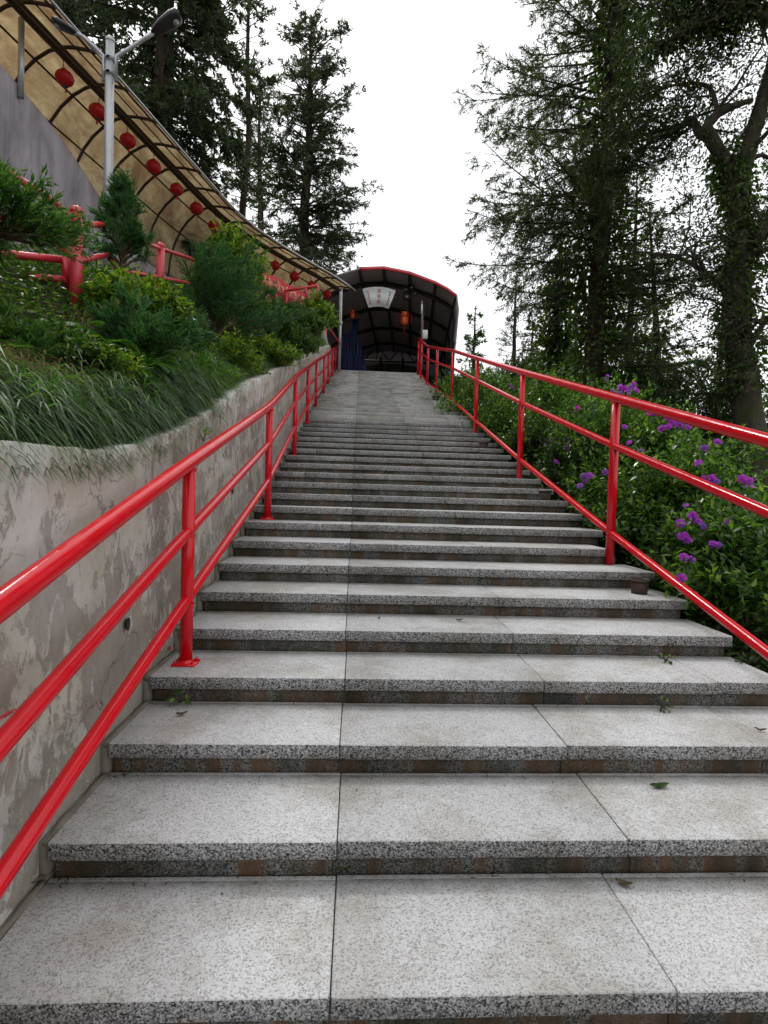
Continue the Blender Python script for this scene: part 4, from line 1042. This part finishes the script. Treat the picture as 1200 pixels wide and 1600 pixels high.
for i, (x, y, Y, R_, lb) in enumerate([(900, 560, 12.5, 1.2, 'dark bush filling the gap at the foot of the ivy-smothered tree'), (990, 560, 11.5, 1.2, 'dark bush behind the top flower cluster, right of the big fir trunk'),
        (1075, 560, 10.8, 1.3, 'dark bush behind the flowering bushes, left of the twisted tree'), (1120, 640, 10, 1.1, 'dark bush just left of the foot of the twisted tree'), (1215, 640, 10.5, 1.2, 'dark bush right of the twisted tree at the edge of the photo'), (830, 560, 14.5, 1.1, 'dark bush behind the third post of the right railing')]):
    t = at(x, y, Y); gz = ground(t.x, Y)-.05
    shrub('dark_bush', lb, 'bush', 'dark bushes behind the flowering ones', (t.x, Y, gz), R_, R_, t.z-gz, 15000, .10, .042, 'leaf_dark', 140+i)
low = [(2.85, 3.2, .5, .55), (2.75, 4.3, .42, .8), (3.3, 2.5, .6, .7), (2.8, 5.5, .45, .9), (2.8, 7.0, .45, 1.0), (2.8, 8.6, .45, 1.0), (2.85, 10.5, .5, 1.0), (3.7, 3.6, .6, .75)]
LW = ['low dark bush under the lower rail at the right edge', 'low leafy bush hugging the step ends before the nearest right post', 'dark bush in the bottom right corner beyond the steps', 'low bush beside the step ends just past the nearest right post',
      'low bush by the pot halfway up the right railing', 'low bush at the foot of the second right post', 'low bush at the foot of the third right post', 'shaded bush below the middle rail near the right edge']
for i, (X0, Y, R, hh) in enumerate(low):
    shrub('low_bush', LW[i], 'bush', 'low bushes at the right ends of the steps', (X0, Y, ground(X0, Y)-.08), R, R*1.25, hh, 11000, .058, .026, 'leaf_dark', 80+i)
fl_px = [(975, 606, 6.6), (965, 608, 6.6), (985, 604, 6.6), (992, 608, 6.5), (970, 614, 6.5), (980, 611, 6.5), (990, 600, 6.6), (1015, 648, 5.3), (1020, 645, 5.3), (1043, 652, 5.1), (1050, 660, 5.1), (1056, 657, 5.1), (1045, 667, 5.0), (1037, 666, 5.0), (1062, 664, 5.1), (1068, 660, 5.1), (1075, 668, 5.0),
         (902, 637, 7.1), (927, 643, 6.8), (892, 690, 6.9), (885, 697, 6.7), (905, 688, 6.8), (868, 720, 6.5), (912, 666, 7), (946, 738, 5.0), (918, 742, 5.0), (976, 667, 5.7), (982, 695, 5.2), (915, 752, 5.1), (861, 690, 7.2), (1002, 704, 5.4), (1120, 752, 4.0), (1112, 748, 4.0), (1108, 756, 4.0), (1170, 752, 4.2), (1160, 748, 4.2),
         (1072, 790, 4.0), (1083, 806, 3.9), (1063, 818, 3.9), (1098, 822, 3.8), (1135, 818, 3.8), (1065, 838, 3.8), (1116, 850, 3.6), (1112, 852, 3.6), (1075, 876, 3.5), (1080, 874, 3.5), (1069, 873, 3.5), (1065, 903, 3.4), (1101, 700, 4.7), (838, 636, 8.4), (722, 632, 12.8), (727, 620, 13), (790, 662, 9.8), (800, 605, 9.9), (806, 640, 8.6), (1120, 690, 4.6), (1094, 722, 4.3), (950, 590, 7), (838, 600, 9.3)]
for (x, y, Y) in fl_px:
    for rep in range(rng.integers(1, 4)):
        q = at(x+rng.uniform(-7, 7)*rep, y+rng.uniform(-5, 5)*rep, Y); r_ = min(hroots, key=lambda r: (r.location.xy-q.xy).length)
        # let it sit on the face of its bush towards the steps
        v = q-r_.location; v.z = max(v.z-.5, .1); add_flower(r_, q, Vector((-.45, -.7, .5)), rng, rng.uniform(.55, 1.12)*(.85 if Y > 8 else 1))

# ---- the bank on the left
def fronds(name, label, group, c, R, h, n, mat, seed, lean=(0, 0, 0), fl=.16, cone=False, dens=1.0, cat='juniper bush'):
    "feathery juniper: curved boughs carrying flat sprays of short needles"
    rng = np.random.default_rng(seed); c = np.array(c, float); tb = MB(); S, D, Ln = [], [], []
    for i in range(n):
        az = rng.uniform(0, 2*np.pi); u = rng.random()
        if cone: st = np.array([0, 0, h*u*.85]); out = R*(1-u*.8)*rng.uniform(.6, 1.1); up = h*.28
        else: st = np.array([0, 0, 0.]); th = math.acos(rng.uniform(.05, 1)); out = R*math.sin(th)*rng.uniform(.7, 1.12); up = h*math.cos(th)*rng.uniform(.7, 1.1)+.15*h
        hd = np.array([math.cos(az), math.sin(az), 0]); s = np.linspace(0, 1, 9)
        B = st+hd*(out*s)[:, None]+np.array([0, 0, 1])*(up*(s**(.8 if cone else .75)))[:, None]+np.array(lean)*(s**1.5)[:, None]+np.cumsum(rng.normal(0, .008, (9, 3)), 0)
        tb.tube(B, np.linspace(.013, .003, 9), 4, False)
        Lb = np.linalg.norm(B[-1]-B[0]); nt_ = int((12+Lb*34)*dens); ss = rng.uniform(.15, 1, nt_)**.8
        bp = np.stack([np.interp(ss, s, B[:, k]) for k in range(3)], 1); Tg = unit(np.stack([np.interp(ss, s, np.gradient(B[:, k])) for k in range(3)], 1))
        d = unit(Tg*1.0+rdir(rng, nt_)*.62+[0, 0, .12]); ln = fl*(1.15-ss*.6)*rng.uniform(.5, 1.2, nt_)
        S.append(bp); D.append(d); Ln.append(ln)
        ii = np.repeat(np.arange(nt_), 2); f = rng.uniform(.3, .9, len(ii))
        S.append(bp[ii]+d[ii]*(ln[ii]*f)[:, None]); D.append(unit(d[ii]+rdir(rng, len(ii))*.6)); Ln.append(ln[ii]*.5)
    P, Dd, f = along(np.concatenate(S), np.concatenate(D), np.concatenate(Ln), 105, rng, 0, 4)
    root = empty(name, label, cat, group, tuple(c)); tb.build('stem', 'twig', root)
    leaves('foliage', P, unit(Dd*.95+rdir(rng, len(P))*.38), rdir(rng, len(P)), .034*rng.uniform(.7, 1.3, len(P)), .0085, mat, root, 'tri')
    return root
def bank(x, y, Y): p = at(x, y, Y); return (p.x, Y, p.z)
JG = 'junipers on the planted bank'
fronds('juniper', 'juniper with long feathery boughs reaching right across the upper rails at the left edge', JG, bank(-14, 368, 3.0), .37, .25, 50, 'juniper', 101, (.05, 0, .01))
fronds('juniper', 'dark juniper at the left edge below the short red railing', JG, bank(20, 600, 3.1), .46, .26, 40, 'juniper', 102, (.06, 0, 0))
fronds('juniper', 'small pointed juniper standing between the two upper railing posts', JG, bank(190, 425, 4.9), .25, .66, 60, 'juniper_blue', 103, cone=True, fl=.12)
fronds('juniper', 'spreading juniper in the middle of the bank, above the ferns', JG, bank(205, 580, 3.9), .46, .40, 36, 'juniper_blue', 104, (.03, 0, 0))
fronds('juniper', 'large blue-green juniper below the far end of the row of lanterns', JG, bank(335, 530, 6.2), .62, .85, 52, 'juniper_blue', 105, (.12, 0, 0), .2)
fronds('juniper', 'low juniper tuft at the foot of the thick red post', JG, bank(150, 540, 4.3), .24, .2, 20, 'juniper', 106)
fronds('juniper', 'dim juniper at the foot of the bushes near the top of the bank', JG, bank(430, 530, 9.8), .7, .7, 48, 'juniper_blue', 107, dens=.6)
fronds('juniper', 'juniper between the yellow-green bush and the large blue-green one', JG, bank(265, 560, 4.9), .38, .42, 36, 'juniper_blue', 108)
BG = 'broadleaf bushes on the planted bank'
def sb(label, x, y, Y, R, h, n, L, W, mat, seed, up=.5):
    shrub('leafy_bush', label, 'bush', BG, bank(x, y, Y), R, R, h, n, L, W, mat, seed, upright=up)
sb('yellow-green bush with large upright leaves behind the middle juniper', 210, 530, 4.5, .33, .44, 6000, .075, .032, 'leaf_bright', 121, .8)
sb('bright green bush just below the lanterns', 362, 490, 8.3, .42, 1.2, 9000, .095, .036, 'leaf_bright', 122, .9)
sb('glossy green bush left of the red banner', 398, 535, 9.2, .55, .72, 8000, .09, .034, 'leaf_mid', 123)
sb('green bush beneath the small gate railing', 455, 535, 12.0, .75, .62, 7500, .10, .04, 'leaf_mid', 124)
sb('upright bush at the end of the plaster wall beside the shed', 494, 522, 15.5, .42, 1.0, 4500, .11, .042, 'leaf_bright', 125, 1.0)
sb('light green clump on the bank under the large juniper', 345, 585, 5.8, .42, .32, 6000, .05, .022, 'leaf_bright', 126)
sb('dark green clump at the left edge among the junipers', 75, 590, 3.1, .3, .2, 5000, .05, .02, 'leaf_mid', 127)
sb('low mixed clump near the wall halfway along the bank', 400, 575, 7.4, .5, .38, 6500, .06, .024, 'leaf_bright', 128)
sb('low yellow-green clump right of the middle fern', 300, 600, 4.9, .34, .20, 6000, .042, .018, 'leaf_bright', 130)
sb('yellowish clump behind the low clump near the wall', 355, 560, 6.9, .45, .30, 6000, .05, .02, 'leaf_bright', 131)
sb('small leafy clump between the hanging grass and the dark juniper at the left', 150, 590, 3.2, .22, .14, 4000, .034, .016, 'leaf_bright', 132)
sb('dense low clump where the wall begins to climb steeply', 440, 560, 9.5, .55, .5, 6500, .075, .028, 'leaf_mid', 129)
# ground cover and grass
rng = np.random.default_rng(200)
n = 60000; Y = rng.uniform(1.5, 17, n)**1.0; X = -1.15-rng.random(n)**.9*1.9
Z = np.array([ground(a, b) for a, b in zip(X, Y)])+rng.random(n)**2*.16; P = np.stack([X, Y, Z], 1)
k = lump(P, 1.5, 5) > -.45; P = P[k]
tag(leaves('ground_cover', P, rdir(rng, len(P))*[1, 1, .5]+[.3, -.1, .25], unit(rdir(rng, len(P))*.6+[0, 0, 1]), .045*rng.uniform(.5, 1.4, len(P)), .022, 'leaf_mid'), kind='stuff')
n = 26000; X = 2.35+rng.random(n)*4; Y = rng.uniform(-1, 16, n); Z = np.array([ground(a, b) for a, b in zip(X, Y)])+rng.random(n)**2*.14; P = np.stack([X, Y, Z], 1)
tag(leaves('ground_cover', P, rdir(rng, n)*[1, 1, .5]+[0, 0, .2], unit(rdir(rng, n)*.6+[0, 0, 1]), .06*rng.uniform(.5, 1.4, n), .03, 'leaf_dark'), kind='stuff')
def blades(name, P, A_, L, w, rise, fall, mat, seg=6, parent=None):
    n = len(P); t = np.linspace(0, 1, seg); A_ = unit(A_*[1, 1, 0]); S_ = np.stack([-A_[:, 1], A_[:, 0], np.zeros(n)], 1)
    L = np.asarray(L)[:, None]; rise = np.asarray(rise)[:, None]; fall = np.asarray(fall)[:, None]
    hx = L*(.25*t+.42*t**1.6)[None]; hz = L*(rise*t-fall*t**2.2)
    Cc = P[:, None]+A_[:, None]*hx[..., None]; Cc[..., 2] += hz
    ww = (w*np.sin(np.pi*(.12+.88*(1-t)))**.6*(1-t*.35))[None, :, None]*.5
    ww[0, -1] = .0004
    Lf = Cc-S_[:, None]*ww; Rt = Cc+S_[:, None]*ww
    V = np.stack([Lf, Rt], 2).reshape(-1, 3); b = np.arange(n)[:, None]*seg*2+np.arange(seg-1)[None]*2; b = b.ravel()
    return mesh_from(name, V, [np.stack([b, b+1, b+3, b+2], 1)], mat, parent)
def tufts(n_t, per, x0, x1, y0, y1, Lm, seed):
    rng = np.random.default_rng(seed); tx = rng.uniform(x0, x1, n_t); ty = rng.uniform(y0, y1, n_t)
    i = np.repeat(np.arange(n_t), per); n = len(i); X = tx[i]+rng.normal(0, .015, n); Y = ty[i]+rng.normal(0, .015, n)
    X = np.minimum(X, WALLX-.05)
    Z = np.array([ground(min(a, -1.145), b) for a, b in zip(X, Y)])+.01
    a = rng.normal(-.25, 1.5, n); A_ = np.stack([np.cos(a), np.sin(a), 0*a], 1)
    ed = np.clip((X+1.30)/.25, 0, 1)*(A_[:, 0] > 0)            # at the wall edge blades only just lap over
    rs = rng.uniform(.55, 1.15, n); fa = rng.uniform(.75, 1.6, n); fa = np.where(A_[:, 0] > -.2, np.minimum(fa, rs+.02+.10*rng.random(n)), fa)
    return np.stack([X, Y, Z], 1), A_, Lm*rng.uniform(.55, 1.2, n)*(1-.35*ed), rs, fa
P, A_, L_, r_, f_ = tufts(270, 60, -1.52, -1.09, 1.0, 4.4, .42, 301)
tag(blades('grass', P, A_, L_, .0095, r_, f_, 'grass_blade'), kind='stuff')
P, A_, L_, r_, f_ = tufts(420, 34, -1.45, -1.10, 4.2, 10.5, .30, 302)
tag(blades('grass', P, A_, L_, .0085, r_, f_, 'grass_blade'), kind='stuff')
P, A_, L_, r_, f_ = tufts(260, 30, -1.75, -1.10, 1.2, 5.0, .33, 303)
tag(blades('dry_grass', P, A_, L_, .0045, r_*.8, f_*.9, 'dry_blade'), kind='stuff')
P, A_, L_, r_, f_ = tufts(150, 16, -1.5, -1.1, 1.0, 5, .46, 311)
tag(blades('grass', P, A_, L_, .0105, r_*1.15, f_, 'fern_leaf'), kind='stuff')
P, A_, L_, r_, f_ = tufts(200, 34, -1.62, -1.30, 1.7, 4.2, .26, 312)
tag(blades('dry_grass', P, A_, L_, .0055, r_*1.2, f_, 'dry_blade'), kind='stuff')
P, A_, L_, r_, f_ = tufts(260, 16, -2.0, -1.2, 3.8, 9, .28, 304)
tag(blades('dry_grass', P, A_, L_, .006, r_, f_, 'dry_blade'), kind='stuff')
P, A_, L_, r_, f_ = tufts(300, 26, -1.6, -1.08, 10, 18.5, .38, 305)
tag(blades('grass', P, A_, L_, .014, r_, f_, 'grass_blade'), kind='stuff')
def fern(loc, label, n, Lf, seed):
    rng = np.random.default_rng(seed); root = empty('fern', label, 'fern', 'ferns on the bank', loc)
    for i in range(n):
        a = rng.uniform(0, 6.28); h = np.array([math.cos(a), math.sin(a), 0]); s = np.linspace(0, 1, 18); L = Lf*rng.uniform(.7, 1.15); e_ = rng.uniform(.6, 1.4)
        B = h*(L*s*.8)[:, None]+np.array([0, 0, 1])*(L*(e_*s-.75*s**2))[:, None]; T_ = unit(np.gradient(B, axis=0)); sd_ = np.array([-h[1], h[0], 0])
        V, Fq = [], []; P = np.concatenate([B[2:], B[2:]]); D = np.concatenate([unit(sd_+T_[2:]*.35), unit(-sd_+T_[2:]*.35)]); ll_ = np.tile(L*.30*np.sin(np.pi*(.15+.85*(1-s[2:])))**.8+.01, 2)
        nn = np.cross(np.concatenate([T_[2:]]*2), sd_); V, Fq = leaf_arrays(P, D, nn, ll_, ll_*.28)
        o = mesh_from('frond', V, [Fq], 'fern_leaf', root)
for i, (x, y, Y, n_, Lf, lb) in enumerate([(52, 592, 2.9, 9, .24, 'fern at the left edge just above the hanging grass'), (98, 600, 3.0, 8, .2, 'fern right of the leftmost fern, above the hanging grass'), (228, 575, 3.6, 11, .27, 'fern in the middle of the bank under the spreading juniper'),
        (205, 596, 3.4, 8, .2, 'small fern above the dry grass in the middle of the bank'), (115, 525, 3.5, 8, .26, 'fern growing between the two dark junipers at the left'), (305, 600, 4.6, 8, .22, 'fern by the wall at the end of the hanging grass')]):
    fern(at(x, y, Y), lb, n_, Lf, 400+i)
# small litter swept into the corners of the steps
rng = np.random.default_rng(600); n = 1500; kk = rng.integers(-1, 24, n); u = rng.random(n)
X = np.where(rng.random(n) < .3, -.97+abs(rng.normal(0, .05, n)), rng.uniform(-.95, 2.2, n)); Yl = D0+kk*T+T+.022-abs(rng.normal(0, .035, n))
P = np.stack([X, Yl, np.array([step_z(k) for k in kk])+.003], 1)
tag(leaves('leaf_litter', P, rdir(rng, n)*[1, 1, .15], unit(rdir(rng, n)*.35+[0, 0, 1]), .016*rng.uniform(.3, 1.5, n), .006, 'dead_leaf'), kind='stuff')
# ---- weeds, a hanging sprig and fallen leaves
def onstep(x, y, k, lift=.0): d = at(x, y, 3)-Vector((0, 0, H)); t = (step_z(k)+lift-H)/d.z; return Vector((0, 0, H))+d*t
def weed(loc, label, n, L, seed, mat='leaf_mid'):
    rng = np.random.default_rng(seed); root = empty('weed', label, 'weed', 'weeds in the joints', loc); tb = MB()
    D = unit(rdir(rng, n)*[1, .7, .6]+[0, -.5, .6]); E_ = D*(L*rng.uniform(.5, 1.6, n))[:, None]
    for e_ in E_: tb.tube([(0, 0, -.005), e_*.6+[0, 0, .006], e_], .0014, 4, False)
    tb.build('stem', 'twig', root); leaves('foliage', E_, unit(D+[0, 0, -.4]), unit(rdir(rng, n)*.5+[0, -.5, 1]), L*rng.uniform(.8, 1.3, n), L*.75, mat, root)
weed(onstep(282, 1100, 2)+Vector((0, -.004, .012)), 'green weed sprouting from a joint just below the near left post', 12, .032, 501, 'leaf_glossy')
weed(onstep(1033, 1108, 2)+Vector((0, 0, .008)), 'weed in the riser joint at the right of the third step from the bottom', 12, .024, 502)
weed(onstep(1040, 1034, 3)+Vector((0, 0, .008)), 'weed in the joint two steps above, towards the right end', 14, .026, 503)
weed(onstep(541, 1364, 0)+Vector((0, 0, .006)), 'tiny weed in the centre joint of the lowest riser', 5, .018, 504)
d = at(318, 688, 3)-Vector((0, 0, H)); q = Vector((0, 0, H))+d*((WALLX+.02)/d.x)
weed(q, 'sprig of yellowish leaves hanging over the edge of the plaster wall', 11, .06, 505, 'leaf_bright')
def fallen(loc, label, L, W, ang, seed, mat='dead_leaf'):
    rng = np.random.default_rng(seed); V = []; n = 9
    for i in range(n):
        t = i/(n-1); w_ = W*math.sin(math.pi*min(1, t*1.02))**.8*.5
        for s_ in (-1, 0, 1): V.append((L*(t-.5), s_*w_, .004+.010*abs(t-.5)*2*rng.uniform(.7, 1.1)+(.006 if s_ else 0)))
    o = mesh_from('fallen_leaf', V, [np.array([(i*3+j, i*3+j+1, (i+1)*3+j+1, (i+1)*3+j) for i in range(n-1) for j in range(2)])], mat)
    sm = o.modifiers.new('solid', 'SOLIDIFY'); sm.thickness = .0008
    o.location = loc; o.rotation_euler = (0, 0, ang); tag(o, label, 'leaf', 'fallen leaves on the steps')
fallen(onstep(1030, 1231, 1), 'large pale green leaf lying near the right of the second tread', .085, .035, .1, 1, 'leaf_mid')
fallen(onstep(975, 1384, 0), 'dark leaf lying on the joint near the back of the lowest tread', .055, .025, -.5, 2)
fallen(onstep(284, 1118, 2), 'small dark leaf lying below the weed near the left post', .05, .022, .4, 3)
fallen(onstep(718, 971, 4), 'small leaf lying right of centre on the fifth tread', .05, .025, .3, 4, 'leaf_mid')
fallen(onstep(592, 968, 4), 'tiny leaf lying near the centre joint of the fifth tread', .03, .018, 1.0, 5)
fallen(onstep(1188, 1143, 2), 'narrow dark leaf by the right edge on the third tread', .05, .016, -.3, 6)
fallen(onstep(88, 1362, 0), 'dry straw-coloured leaf against the wall at the bottom left', .17, .018, 1.15, 7, 'dry_blade')
